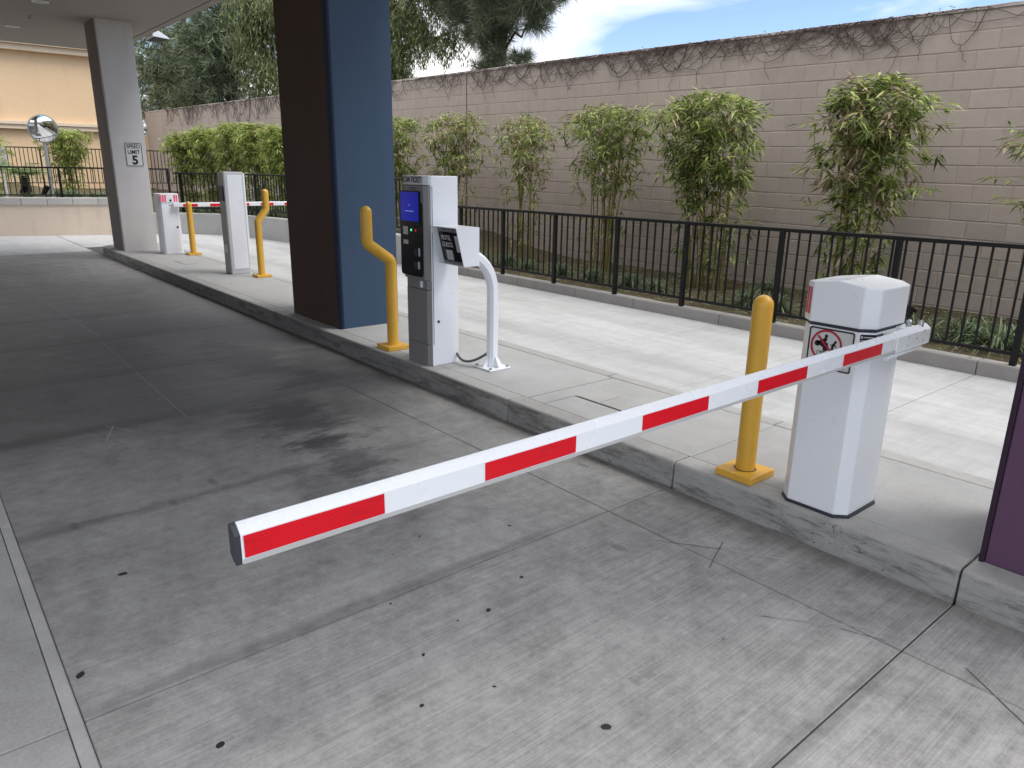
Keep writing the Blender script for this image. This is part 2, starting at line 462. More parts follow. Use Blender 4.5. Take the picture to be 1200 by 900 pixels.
M['culm'] = bark_mat('bamboo_cane', (0.14, 0.115, 0.035, 1), (0.33, 0.27, 0.10, 1))
M['bamboo'] = leaf('bamboo_leaf', (0.048, 0.088, 0.022, 1), (0.19, 0.255, 0.056, 1), (0.54, 0.57, 0.21, 1), 0.42, 0.45, 0.35)
M['bamboodry'] = leaf('dry_bamboo_leaf', (0.20, 0.155, 0.085, 1), (0.30, 0.24, 0.14, 1), (0.40, 0.34, 0.22, 1), 0.2)
M['hedge'] = leaf('hedge_leaf', (0.095, 0.14, 0.034, 1), (0.29, 0.36, 0.085, 1), (0.55, 0.60, 0.20, 1), 0.42)
M['needle'] = leaf('pine_needle', (0.050, 0.068, 0.042, 1), (0.125, 0.15, 0.085, 1), (0.27, 0.29, 0.17, 1), 0.15, 0.45, 0.3)
M['bluepine'] = leaf('blue_green_needle', (0.045, 0.075, 0.042, 1), (0.135, 0.185, 0.10, 1), (0.34, 0.38, 0.235, 1), 0.15, 0.45, 0.3)
M['gum'] = leaf('olive_leaf', (0.045, 0.065, 0.022, 1), (0.12, 0.15, 0.052, 1), (0.27, 0.30, 0.13, 1), 0.3, 0.45, 0.2)
M['grass'] = leaf('strap_leaf', (0.028, 0.055, 0.019, 1), (0.09, 0.14, 0.054, 1), (0.30, 0.35, 0.23, 1), 0.22)
M['palm'] = leaf('sago_leaf', (0.09, 0.15, 0.05, 1), (0.19, 0.28, 0.10, 1), (0.34, 0.42, 0.2, 1), 0.3)
M['mirror'] = paint('convex_mirror', (0.92, 0.93, 0.94, 1), 0.03, 0.02, 0.0, 0.5, None, 0, 1.0)
t_ = NT('gum_spot'); M['gumspot'] = t_.set((0.022, 0.021, 0.022, 1), 0.6)
t_ = NT('scratch_dark'); M['cutdark'] = t_.set((0.085, 0.085, 0.083, 1), 0.9)
t_ = NT('scratch_pale'); M['cutpale'] = t_.set((0.42, 0.42, 0.41, 1), 0.9)

# ---------------------------------------------------------------- object helpers
def origin(o):
    v = Vector((0, 0, 0))
    while o is not None:
        v = v + o.location
        o = o.parent
    return v

def thing(name, label, cat, loc=(0, 0, 0), group=None, kind=None):
    o = bpy.data.objects.new(name, None)
    o.empty_display_size = 0.1
    col.objects.link(o)
    o.location = loc
    return tag(o, label, cat, group, kind)

def tag(o, label=None, cat=None, group=None, kind=None):
    if label: o['label'] = label
    if cat: o['category'] = cat
    if group: o['group'] = group
    if kind: o['kind'] = kind
    return o

class MB:
    def __init__(s):
        s.v, s.f, s.mi = [], [], []
        s.cur = 0
    def add(s, vs, fs):
        b = len(s.v)
        s.v.extend([tuple(x) for x in vs])
        for f in fs:
            s.f.append(tuple(i + b for i in f))
            s.mi.append(s.cur)
        return s
    def box(s, x0, y0, z0, x1, y1, z1):
        return s.add([(x0, y0, z0), (x1, y0, z0), (x1, y1, z0), (x0, y1, z0), (x0, y0, z1), (x1, y0, z1), (x1, y1, z1), (x0, y1, z1)],
                     [(3, 2, 1, 0), (4, 5, 6, 7), (0, 1, 5, 4), (1, 2, 6, 5), (2, 3, 7, 6), (3, 0, 4, 7)])
    def prism(s, poly, f, a, b):     # poly CCW in its own plane, f(u,v,w)->xyz, extruded from w=a to w=b
        n = len(poly)
        vs = [f(u, v, a) for u, v in poly] + [f(u, v, b) for u, v in poly]
        fs = [tuple(range(n - 1, -1, -1)), tuple(range(n, 2 * n))]
        for i in range(n):
            j = (i + 1) % n
            fs.append((i, j, n + j, n + i))
        return s.add(vs, fs)
    def tube(s, pts, r, n=10, cap=True):
        pts = [Vector(p) for p in pts]
        rs = r if isinstance(r, (list, tuple)) else [r] * len(pts)
        rings = []
        prev = None
        for i, p in enumerate(pts):
            a = pts[max(i - 1, 0)]; b = pts[min(i + 1, len(pts) - 1)]
            d = (b - a).normalized()
            if prev is None:
                x = d.orthogonal().normalized()
            else:
                x = (prev - d * prev.dot(d))
                x = x.normalized() if x.length > 1e-6 else d.orthogonal().normalized()
            prev = x
            y = d.cross(x)
            rings.append([p + (x * math.cos(2 * math.pi * k / n) + y * math.sin(2 * math.pi * k / n)) * rs[i] for k in range(n)])
        vs = [q for ring in rings for q in ring]
        fs = []
        for i in range(len(pts) - 1):
            for k in range(n):
                k2 = (k + 1) % n
                fs.append((i * n + k, i * n + k2, (i + 1) * n + k2, (i + 1) * n + k))
        if cap:
            fs.append(tuple(range(n - 1, -1, -1)))
            fs.append(tuple((len(pts) - 1) * n + k for k in range(n)))
        return s.add(vs, fs)
    def lathe(s, cx, cy, prof, n=24):   # prof list of (r,z)
        vs, fs = [], []
        for r, z in prof:
            for k in range(n):
                a = 2 * math.pi * k / n
                vs.append((cx + r * math.cos(a), cy + r * math.sin(a), z))
        for i in range(len(prof) - 1):
            for k in range(n):
                k2 = (k + 1) % n
                fs.append((i * n + k, i * n + k2, (i + 1) * n + k2, (i + 1) * n + k))
        fs.append(tuple(range(n - 1, -1, -1)))
        fs.append(tuple((len(prof) - 1) * n + k for k in range(n)))
        return s.add(vs, fs)
    def mesh(s, name, off=(0, 0, 0)):
        me = bpy.data.meshes.new(name)
        ox, oy, oz = off
        me.from_pydata([(x - ox, y - oy, z - oz) for x, y, z in s.v], [], s.f)
        me.update()
        return me
    def build(s, name, mats, parent=None, bevel=0.0, smooth=None, base=None, seg=2):
        off = base if base is not None else (origin(parent) if parent else (0, 0, 0))
        me = s.mesh(name, off)
        if not isinstance(mats, (list, tuple)):
            mats = [mats]
        for m in mats:
            me.materials.append(m)
        if len(mats) > 1:
            me.polygons.foreach_set('material_index', s.mi)
        o = bpy.data.objects.new(name, me)
        col.objects.link(o)
        if parent:
            o.parent = parent
            if base is not None:
                o.location = Vector(base) - origin(parent)
        elif base is not None:
            o.location = base
        if bevel:
            b = o.modifiers.new('bevel', 'BEVEL')
            b.width = bevel
            b.segments = seg
            b.limit_method = 'ANGLE'
            b.angle_limit = R(40)
            b.harden_normals = False
        if smooth:
            me.polygons.foreach_set('use_smooth', [True] * len(me.polygons))
            try:
                me.set_sharp_from_angle(angle=R(smooth))
            except Exception:
                pass
        return o

def copy_part(src, parent, world_loc):
    c = src.copy()
    col.objects.link(c)
    c.parent = parent
    c.location = Vector(world_loc) - origin(parent)
    return c

def text(s, size, mtx, mat, parent, name='lettering', width=1.0, bold=0.0, depth=0.0012, align='CENTER', spacing=1.0, line=0.85):
    cu = bpy.data.curves.new('lettering', 'FONT')
    cu.body = s
    cu.size = size
    cu.align_x = align
    cu.align_y = 'CENTER'
    cu.offset = bold * size
    cu.extrude = depth
    cu.space_character = spacing
    cu.space_line = line
    cu.resolution_u = 3
    tmp = bpy.data.objects.new('lettering', cu)
    col.objects.link(tmp)
    dg = bpy.context.evaluated_depsgraph_get()
    me = bpy.data.meshes.new_from_object(tmp.evaluated_get(dg))
    bpy.data.objects.remove(tmp)
    bpy.data.curves.remove(cu)
    me.transform(Matrix.Diagonal((width, 1, 1, 1)))
    me.transform(Matrix.Translation(-origin(parent)) @ mtx)
    me.materials.clear()
    me.materials.append(mat)
    o = bpy.data.objects.new(name, me)
    col.objects.link(o)
    o.parent = parent
    return o

def face_my(x, y, z):      # local xy plane -> wall facing -Y (lane side): right = +X, up = +Z
    return Matrix(((1, 0, 0, x), (0, 0, -1, y), (0, 1, 0, z), (0, 0, 0, 1)))
def face_px(x, y, z):      # facing +X: right = +Y, up = +Z
    return Matrix(((0, 0, 1, x), (1, 0, 0, y), (0, 1, 0, z), (0, 0, 0, 1)))

FMY = lambda y0: (lambda u, v, w: (u, y0 - w, v))
FPX = lambda x0: (lambda u, v, w: (x0 + w, u, v))

def rrect(u0, v0, u1, v1, r, n=4):
    out = []
    for cx, cy, a0 in ((u1 - r, v0 + r, -90), (u1 - r, v1 - r, 0), (u0 + r, v1 - r, 90), (u0 + r, v0 + r, 180)):
        for k in range(n + 1):
            a = R(a0 + 90 * k / n)
            out.append((cx + r * math.cos(a), cy + r * math.sin(a)))
    return out

def disc(u, v, r, n=24):
    return [(u + r * math.cos(2 * math.pi * k / n), v + r * math.sin(2 * math.pi * k / n)) for k in range(n)]

# ================================================================ THE SETTING
g = MB().box(-300, -300, -0.6, 300, 300, -0.03)
tag(g.build('ground', M['ground']), 'dark ground under and around the car park paving', None, None, 'structure')

# ---- near lane with its concrete slabs
lane = thing('driving_lane', 'stained grey concrete lane of joined slabs under the canopy', None, (0, 0, 0), None, 'structure')
MB().box(-34, -14, -0.029, 9, 2.949, -0.010).build('joint_bed', M['under'], lane)
GAP = 0.0028
def slab(x0, x1, y0, y1, m=None, z=0.0, parent=None):
    o = MB().box(x0 + GAP, y0 + GAP, z - 0.0095, x1 - GAP, y1 - GAP, z).build('concrete_slab', m or M['lane'], parent or lane, 0.003, seg=1)
    return o
LX = [5.0, 3.4, 1.95, 0.58, -0.80, -2.20, -3.58, -4.95, -6.32, -7.69, -9.06, -10.43, -11.8, -13.2, -14.6, -16.2, -17.1, -18.3, -20.6]
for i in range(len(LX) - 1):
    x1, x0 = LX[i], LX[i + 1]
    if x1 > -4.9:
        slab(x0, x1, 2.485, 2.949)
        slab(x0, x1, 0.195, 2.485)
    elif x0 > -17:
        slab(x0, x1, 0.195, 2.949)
    else:
        slab(x0, x1, 0.195, 2.949, M['street'])  # same concrete as the lane; sunlight outside the canopy painted in as paler material
    if x0 > -17:
        slab(x0, x1, -2.8, 0.155, M['pale'])
        slab(x0, x1, -6.0, -2.8, M['pale'])
        slab(x0, x1, -9.0, -6.0, M['pale'])
    else:
        slab(x0, x1, -9.0, 0.155, M['street'])  # sunlit end again, brightness put into the paler material
for i in range(11):
    x1 = 5.0 - i * 2.2
    MB().box(x1 - 2.194, 0.1550, -0.0095, x1, 0.1950, 0.003).build('joint_filler', M['joint'], lane, 0.004, seg=1)

# thin saw cuts and scratches in the slabs, chewing gum spots
def strip(mb, p, q, w, z):
    p, q = Vector((p[0], p[1], z)), Vector((q[0], q[1], z))
    d = (q - p).normalized()
    n = Vector((-d.y, d.x, 0)) * w * 0.32
    a = p.lerp(q, 0.33) + n * rng.uniform(-1, 1)
    b = p.lerp(q, 0.66) + n * rng.uniform(-1, 1)
    prev = [p, a, b, q]
    for u, v in zip(prev, prev[1:]):
        mb.add([u - n, v - n, v + n, u + n], [(0, 1, 2, 3)])
mb = MB()
for a, b, w in (((-1.86, 2.43), (-1.60, 2.62), .006), ((-1.66, 2.66), (-1.56, 2.42), .007), ((-0.62, 2.56), (-0.36, 2.38), .008),
                ((-5.0, 0.75), (-4.6, 0.85), .006), ((-4.45, 0.95), (-4.25, 1.15), .004), ((-1.00, 2.44), (-0.86, 2.50), .004)):
    strip(mb, a, b, w, 0.0012)
tag(mb.build('dark_saw_cut', M['cutdark'], lane), None, None, None, 'stuff')
mb = MB()
for a, b, w in (((-1.25, 2.36), (-1.26, 0.3), .005), ((-1.23, 2.28), (-0.95, 2.52), .006), ((-1.26, 2.26), (-0.98, 2.46), .005),
                ((-5.0, 0.88), (-4.72, 0.78), .006), ((-5.03, 0.84), (-4.80, 0.96), .005), ((-1.62, 2.60), (-1.40, 2.74), .012), ((-0.55, 2.48), (0.5, 2.46), .003),
                ((-7.7, 1.35), (-4.9, 1.30), .003), ((-12.6, 1.2), (-7.9, 1.38), .005)):
    strip(mb, a, b, w, 0.0014)
tag(mb.build('pale_saw_cut', M['cutpale'], lane), None, None, None, 'stuff')
mb = MB()
spots = [(-3.03, .49, .030), (-1.85, .48, .024), (-1.83, 1.16, .016), (-2.44, .23, .03), (-2.0, 1.75, .016), (-2.38, 2.0, .02), (-1.2, 1.4, .03), (-1.05, 1.0, .022), (-1.9, 1.5, .02), (-1.55, 1.25, .012)]
for _ in range(8):
    spots.append((rng.uniform(-6, 0), rng.uniform(0.3, 2.8), rng.uniform(0.005, 0.014)))
for x, y, r in spots:
    r *= 0.62
    n = 12
    e, a0 = rng.uniform(0.55, 0.95), rng.uniform(0, 3)
    vs = []
    for k in range(n):
        a = 2 * math.pi * k / n
        rr = r * rng.uniform(0.85, 1.12)
        u, v = rr * math.cos(a), rr * e * math.sin(a)
        vs.append((x + u * math.cos(a0) - v * math.sin(a0), y + u * math.sin(a0) + v * math.cos(a0), 0.0016))
    mb.add(vs, [tuple(range(n))])
tag(mb.build('gum_spot', M['gumspot'], lane), None, None, None, 'stuff')

# ---- the far lane, open to the sky
flane = thing('open_lane', 'pale sunlit concrete lane between island and planter', None, (0, 0, 0), None, 'structure')
MB().box(-34, 2.951, -0.029, 9, 14, -0.010).build('joint_bed', M['under'], flane)
FX = [8, 5.5, 3.0, 1.75, 0.50, -0.78, -2.06, -3.35, -4.64, -5.88, -7.1, -8.3, -9.5, -10.8, -12.1, -13.5, -15.0, -17.0, -20.6]
for i in range(len(FX) - 1):
    slab(FX[i + 1], FX[i], 2.96 if FX[i] < -16.5 else 4.0, 6.95, M['street'], 0.0, flane)
slab(-34, -20.6, -6, 7.2, M['street'], 0.0, flane)

# ---- island: kerb stones, slabs, cover plates
isl = thing('kerbed_island', 'raised concrete island with kerb stones carrying pillars and machines', None, (0, 0, 0), None, 'structure')
KZ = 0.15
MB().box(-15.3, 3.02, 0.0, 8, 3.98, 0.138).build('island_core', M['under'], isl)
def kerb_prof(inner=False):
    r = 0.022
    pts = [(0, -0.008)]
    for k in range(5):
        a = R(180 - 90 * k / 4)
        pts.append((0.004 + r + r * math.cos(a), KZ - r + r * math.sin(a)))
    pts += [(0.135, KZ), (0.135, -0.008)]
    return pts
prof = kerb_prof()
KX = [8, 6.1, 4.75, 3.36, 1.98, 0.58, -0.80, -2.18, -3.55, -4.93, -6.25, -7.42, -8.86, -10.3, -11.68, -13.1, -14.35, -15.3]
for i in range(len(KX) - 1):
    x1, x0 = KX[i], KX[i + 1]
    MB().prism([(u, v) for u, v in reversed(prof)], lambda u, v, w: (w, 2.95 + u, v), x0 + 0.004, x1 - 0.004).build('kerb_stone', M['kerb'], isl, 0.004, 50, seg=1)
    MB().prism([(u, v) for u, v in prof], lambda u, v, w: (w, 4.05 - u, v), x0 + 0.004, x1 - 0.004).build('kerb_stone', M['kerb'], isl, 0.004, 50, seg=1)
# rounded nose at the far end
def arc_wall(mb, cx, cy, R0, a0, a1, n, prof):
    rows = []
    for k in range(n + 1):
        a = R(a0 + (a1 - a0) * k / n)
        rows.append([(cx + (R0 - u) * math.cos(a), cy + (R0 - u) * math.sin(a), v) for u, v in prof])
    m = len(prof)
    vs = [q for r_ in rows for q in r_]
    fs = []
    for k in range(n):
        for j in range(m):
            j2 = (j + 1) % m
            fs.append((k * m + j, (k + 1) * m + j, (k + 1) * m + j2, k * m + j2))
    mb.add(vs, fs)
mb = MB()
arc_wall(mb, -15.3, 3.5, 0.55, 270, 90, 18, prof)
mb.build('kerb_nose', M['kerb'], isl, 0, 50)
mb = MB()
pts = [(-15.3 + 0.42 * math.cos(R(a)), 3.5 + 0.42 * math.sin(R(a))) for a in range(90, 271, 15)]
mb.prism(pts, lambda u, v, w: (u, v, w), 0, KZ - 0.001)
mb.build('concrete_slab', M['island'], isl, 0.003)
IX = [8, 5.6, 3.3, 1.95, 0.58, -0.80, -2.17, -3.50, -4.80, -6.2, -7.6, -9.0, -10.4, -11.8, -13.2, -15.3]
for i in range(len(IX) - 1):
    x1, x0 = IX[i], IX[i + 1]
    if i == 7 - 1:   # slab holding the two cover plates
        pass
    MB().box(x0 + GAP, 3.089, 0.10, x1 - GAP, 3.911, KZ - 0.001).build('concrete_slab', M['island'], isl, 0.003, seg=1)
for x in (-3.33, -3.125):
    MB().box(x + 0.006, 3.375, KZ - 0.004, x + 0.196, 3.585, KZ + 0.004).build('cover_plate', M['plate'], isl, 0.002)
MB().box(-3.338, 3.362, KZ - 0.004, -2.922, 3.374, KZ + 0.0008).build('plate_gap', M['dark'], isl)
MB().box(-12.4, 3.38, KZ - 0.004, -11.9, 3.58, KZ + 0.006).build('cover_plate', M['plate'], isl, 0.003)
mb = MB()
strip(mb, (-3.34, 3.095), (-3.335, 3.37), .006, KZ + 0.0006)
strip(mb, (-3.50, 3.095), (-3.49, 3.905), .006, KZ + 0.0008)
tag(mb.build('dark_saw_cut', M['cutdark'], isl), None, None, None, 'stuff')

# ---- planter terrain
def grid_terrain(name, x0, x1, nx, y0, y1, ny, zf, mat, label):
    mb = MB()
    vs = [(x0 + (x1 - x0) * i / nx, y0 + (y1 - y0) * j / ny, 0) for j in range(ny + 1) for i in range(nx + 1)]
    vs = [(x, y, zf(x, y)) for x, y, z in vs]
    mb.add(vs, [(j * (nx + 1) + i, j * (nx + 1) + i + 1, (j + 1) * (nx + 1) + i + 1, (j + 1) * (nx + 1) + i) for j in range(ny) for i in range(nx)])
    return tag(mb.build(name, mat, None, 0, 60), label, None, None, 'structure')
from mathutils import noise as mn
nz = lambda x, y, s, a: mn.noise(Vector((x * s, y * s, 0.3))) * a
ramp_ = lambda x: (lambda u: u * u * (3 - 2 * u))(min(1, max(0, (-9.3 - x) / 3.4)))
grid_terrain('planter_bed', -14.0, 6, 100, 7.0, 9.55, 16, lambda x, y: 0.115 + .345 * ramp_(x) + nz(x, y, 1.7, .02) + nz(x, y, 5, .015), M['soil'], 'low planting bed of bare soil behind the kerb and railing')
def up_z(x, y):
    return 0.46 + max(0, (-21.5 - x)) * 0.012 + nz(x, y, 1.3, .04)
grid_terrain('upper_bed', -38, -14.0, 80, 6.95, 9.55, 12, up_z, M['soil'], 'raised planting bed behind the retaining wall by the block wall')
def up_z2(x, y):
    return (0.46 if y > 4.5 else 0.70) + max(0, (-21.5 - x)) * 0.012 + nz(x, y, 1.3, .04)
mb = MB()
nx_, ny_ = 30, 40
vs = []
def left_edge(y):   # x of the retaining wall line at y
    pts = [(-14, -25.0), (-6, -23.4), (-1, -21.65), (1.9, -20.7), (4.3, -19.88), (5.0, -19.85), (5.75, -19.55), (6.25, -18.85), (6.6, -17.65), (6.97, -16.0)]
    for (ya, xa), (yb, xb) in zip(pts, pts[1:]):
        if y <= yb:
            return xa + (xb - xa) * (y - ya) / (yb - ya)
    return pts[-1][1]
for j in range(ny_ + 1):
    y = -14 + 20.96 * j / ny_
    xe = left_edge(y) - 0.05
    for i in range(nx_ + 1):
        x = -38 + (xe + 38) * i / nx_
        vs.append((x, y, up_z2(x, y)))
mb.add(vs, [(j * (nx_ + 1) + i, j * (nx_ + 1) + i + 1, (j + 1) * (nx_ + 1) + i + 1, (j + 1) * (nx_ + 1) + i) for j in range(ny_) for i in range(nx_)])
tag(mb.build('far_bed', M['soil'], None, 0, 60), 'raised planting bed between tan retaining wall and tan building', None, None, 'structure')

# ---- planter kerb (near part) and retaining walls
pk = thing('planter_kerb', 'low grey kerb of cast stones along the planting bed', 'kerb', (-2, 6.9, 0))
PX = [6, 4.7, 3.4, 2.1, 0.8, -0.5, -2.06, -3.35, -4.64, -5.88, -6.9, -8.1, -9.3, -10.45]
for i in range(len(PX) - 1):
    MB().box(PX[i + 1] + .003, 6.88, -0.005, PX[i] - .003, 7.03, 0.122).build('kerb_stone', M['planterkerb'], pk, 0.008, seg=2)

def path_wall(parent, pts, z0, z1, th, mat, name, gap=0.004, bev=0.008):
    for (xa, ya), (xb, yb) in zip(pts, pts[1:]):
        a, b = Vector((xa, ya, 0)), Vector((xb, yb, 0))
        d = (b - a).normalized()
        n = Vector((d.y, -d.x, 0)) * th      # to the right of travel
        p, q = a + d * gap, b - d * gap
        mb = MB()
        mb.add([(p.x, p.y, z0), (q.x, q.y, z0), (q.x + n.x, q.y + n.y, z0), (p.x + n.x, p.y + n.y, z0),
                (p.x, p.y, z1), (q.x, q.y, z1), (q.x + n.x, q.y + n.y, z1), (p.x + n.x, p.y + n.y, z1)],
               [(0, 1, 2, 3), (7, 6, 5, 4), (4, 5, 1, 0), (5, 6, 2, 1), (6, 7, 3, 2), (7, 4, 0, 3)])
        mb.build(name, mat, parent, bev)
RW = [(-10.45, 6.82), (-11.9, 6.82), (-13.3, 6.82), (-14.7, 6.82), (-16.0, 6.80), (-17.3, 6.62), (-18.5, 6.25), (-19.25, 5.65), (-19.62, 4.95), (-19.75, 4.35)]
rw = thing('retaining_wall', 'pale grey concrete retaining wall with vertical joints curving round the far lane', 'wall', (-16, 6.8, 0))
path_wall(rw, RW, -0.005, 0.50, 0.2, M['retain'], 'wall_panel')
TW = [(-19.75, 4.35), (-20.62, 1.9), (-21.6, -1.0), (-23.4, -6.0), (-25, -14)]
tw = thing('low_tan_wall', 'low tan stucco retaining wall with pale grey stone cap at the far end', 'wall', (-20.6, 1.9, 0))
path_wall(tw, TW, -0.005, 0.70, 0.2, M['tanwall'], 'wall_panel', 0.0, 0)
for (xa, ya), (xb, yb) in zip(TW, TW[1:]):
    L = math.hypot(xb - xa, yb - ya)
    n = max(1, round(L / 0.48))
    pts = [(xa + (xb - xa) * k / n + 0.03, ya + (yb - ya) * k / n) for k in range(n + 1)]
    path_wall(tw, pts, 0.70, 0.86, 0.28, M['cap'], 'cap_stone', 0.004, 0.01)

# ---- block wall
bw = thing('block_wall', 'tall taupe painted concrete block wall with dead vines along its top', 'wall', (-6, 9.4, 0))
SL = 0.0146
BH, BL = 0.2, 0.4
wt = lambda x: 3.335 - SL * x
NR = 18
X0W, X1W = 5.0, -36.5
WY = 9.4
mb = MB()
mb.add([(X0W, WY + .006, -.3), (X1W, WY + .006, -.3), (X1W, WY + .2, -.3), (X0W, WY + .2, -.3), (X0W, WY + .006, wt(X0W) - .002), (X1W, WY + .006, wt(X1W) - .002), (X1W, WY + .2, wt(X1W) - .002), (X0W, WY + .2, wt(X0W) - .002)],
       [(3, 2, 1, 0), (4, 5, 6, 7), (0, 1, 5, 4), (1, 2, 6, 5), (2, 3, 7, 6), (3, 0, 4, 7)])
for k in range(len(mb.f)):
    mb.f[k] = tuple(reversed(mb.f[k]))
mb.build('mortar_core', M['mortar'], bw)
def block_geo(mb, x, z, L, proud):
    j = 0.005; c = 0.006
    x0, x1, z0, z1 = x - L / 2 + j, x + L / 2 - j, z + j, z + BH - j
    yb, yf = WY + .012, WY - proud
    sh = lambda px, py, pz: (px, py, pz - SL * (px - x))
    v = [sh(x0, yb, z0), sh(x1, yb, z0), sh(x1, yb, z1), sh(x0, yb, z1),
         sh(x0, yf + c, z0), sh(x1, yf + c, z0), sh(x1, yf + c, z1), sh(x0, yf + c, z1),
         sh(x0 + c, yf, z0 + c), sh(x1 - c, yf, z0 + c), sh(x1 - c, yf, z1 - c), sh(x0 + c, yf, z1 - c)]
    f = [(8, 9, 10, 11)]
    for a in range(4):
        b = (a + 1) % 4
        f.append((a, b, 4 + b, 4 + a))
        f.append((4 + a, 4 + b, 8 + b, 8 + a))
    mb.add(v, f)
cells = []
for r in range(NR):
    k = 0
    while True:
        x = 4.8 - k * BL - (0.2 if r % 2 else 0)
        k += 1
        if x < -36.2: break
        if abs(x + 12.74) < BL * 0.5 and False: continue
        z = wt(x) - 0.045 - (r + 1) * BH
        if z < -0.12: continue
        d = math.hypot(x, WY)
        vis = -13.2 < x < -0.9 and z > 0.0
        cells.append((d if vis else d + 100, x, z))
cells.sort()
proto = None
tmpb = MB(); block_geo(tmpb, 0, 0, BL, 0.0)
me_b = tmpb.mesh('block'); me_b.materials.append(M['block'])
for d, x, z in cells[:300]:
    o = bpy.data.objects.new('block', me_b)
    col.objects.link(o)
    o.parent = bw
    o.location = Vector((x, rng.uniform(-.0015, .0015), z)) - Vector((bw.location.x, 9.4 - WY + 9.4, bw.location.z)) if False else Vector((x + 6, -9.4 + rng.uniform(-.0018, .0018), z))
mb = MB()
for d, x, z in cells[300:]:
    block_geo(mb, x, z, BL, rng.uniform(-.0015, .0015))
tag(mb.build('distant_block', M['block'], bw), None, None, None, 'stuff')
for x in range(5, -37, -2):
    xa, xb = x, max(x - 2, -36.5)
    MB().add([(xa, WY - .012, wt(xa) - .04), (xb, WY - .012, wt(xb) - .04), (xb, WY + .21, wt(xb) - .04), (xa, WY + .21, wt(xa) - .04),
              (xa, WY - .006, wt(xa)), (xb, WY - .006, wt(xb)), (xb, WY + .2, wt(xb) + .01), (xa, WY + .2, wt(xa) + .01)],
             [(0, 1, 2, 3), (7, 6, 5, 4), (4, 5, 1, 0), (5, 6, 2, 1), (6, 7, 3, 2), (7, 4, 0, 3)]).build('coping', M['coping'], bw, 0.004, seg=1)
MB().box(-12.75, WY - .0035, -0.1, -12.73, WY + .01, wt(-12.74) - .03).build('expansion_joint', M['dark'], bw)

# dead vines hanging from the wall top
def vine(name, label, x_lo, x_hi, count, seed, drop, r0=0.0055):
    q = random.Random(seed)
    mb = MB()
    for _ in range(count):
        x = q.uniform(x_lo, x_hi)
        side = q.choice((-1, 1))
        # start at the wall top, wander sideways and sag
        z = 0.0 + q.uniform(-0.05, 0.02)
        y = -0.02
        dx = q.uniform(0.03, 0.085) * side
        dz = -q.uniform(0.0, 0.5) * 0.08
        pts = []
        n = q.randint(7, 16)
        depth = q.random() ** 1.7 * drop * .9
        xx = x
        for k in range(n):
            u = k / (n - 1)
            sag = -depth * math.sin(math.pi * min(u * q.uniform(.9, 1.1), 1.0)) if q.random() < 2 else 0
            pts.append((xx, WY - 0.02 - 0.03 * q.random(), min(wt(xx) + 0.025, wt(xx) - 0.015 + sag + q.uniform(-.009, .009))))
            xx += dx + q.uniform(-.008, .008)
        mb.tube(pts, [r0 * (1 - 0.6 * i / n) for i in range(len(pts))], 4, False)
        if q.random() < 0.35:   # free hanging twig
            b = pts[n // 2]
            tw_ = [b]
            for k in range(q.randint(3, 6)):
                b = (b[0] + q.uniform(-.05, .05), WY - 0.025, b[2] - q.uniform(.02, .06))
                tw_.append(b)
            mb.tube(tw_, r0 * 0.55, 3, False)
    for _ in range(int(count * 0.45)):   # short upright twigs matting the top edge
        x = q.uniform(x_lo, x_hi)
        z = wt(x) + q.uniform(-0.09, 0.012)
        mb.tube([(x, WY - .025, z), (x + q.uniform(-.07, .07), WY - q.uniform(.02, .05), z + q.uniform(-.05, .03))], r0 * 0.6, 3, False)
    o = mb.build(name, M['vine'], None, base=((x_lo + x_hi) / 2, WY, wt((x_lo + x_hi) / 2)))
    return tag(o, label, 'vine', 'dead vines on the block wall')
vine('dead_vine', 'tangled leafless vine hanging from the wall top at right above the bamboo', -11.6, -3.3, 210, 3, 0.42, .006)
vine('dead_vine', 'thin leafless vine around the expansion joint left of the long tangle', -16.5, -11.7, 60, 4, 0.45)
vine('dead_vine', 'dark vine patch on far wall top left of the blue pillar', -33.0, -18.5, 120, 5, 0.75, 0.009)

# ---- tan building far left
tb = thing('tan_building', 'tan stucco building with ledge band and cornice behind the far fence', 'building', (-36.5, 0, 0))
MB().box(-48, -26, 0, -36.5, 8.95, 6.3).build('wall', M['tan'], tb)
MB().box(-36.498, -26, 2.95, -36.30, 8.98, 3.12).build('ledge', M['trim'], tb, 0.01)
MB().box(-36.498, -26, 3.121, -36.24, 8.99, 3.25).build('ledge', M['trim'], tb, 0.01)
MB().box(-36.498, -26, 5.88, -36.2, 9.0, 6.10).build('cornice', M['trim'], tb, 0.02)
MB().box(-36.498, -26, 6.101, -36.05, 9.05, 6.35).build('cornice', M['trim'], tb, 0.02)
MB().box(-48.2, -26, 6.351, -36.0, 9.0, 6.5).build('roof', M['soffit'], tb)
MB().box(-48, 8.951, 0, -36.48, 11.5, 2.9).build('side_wall', M['tan'], tb)
for y in (4.1, -3):
    MB().box(-36.499, y, 0.2, -36.48, y + 0.03, 2.95).build('wall_joint', M['trim'], tb)
    MB().box(-36.499, y - .4, 3.25, -36.45, y + 0.0, 5.88).build('pilaster', M['tan'], tb)

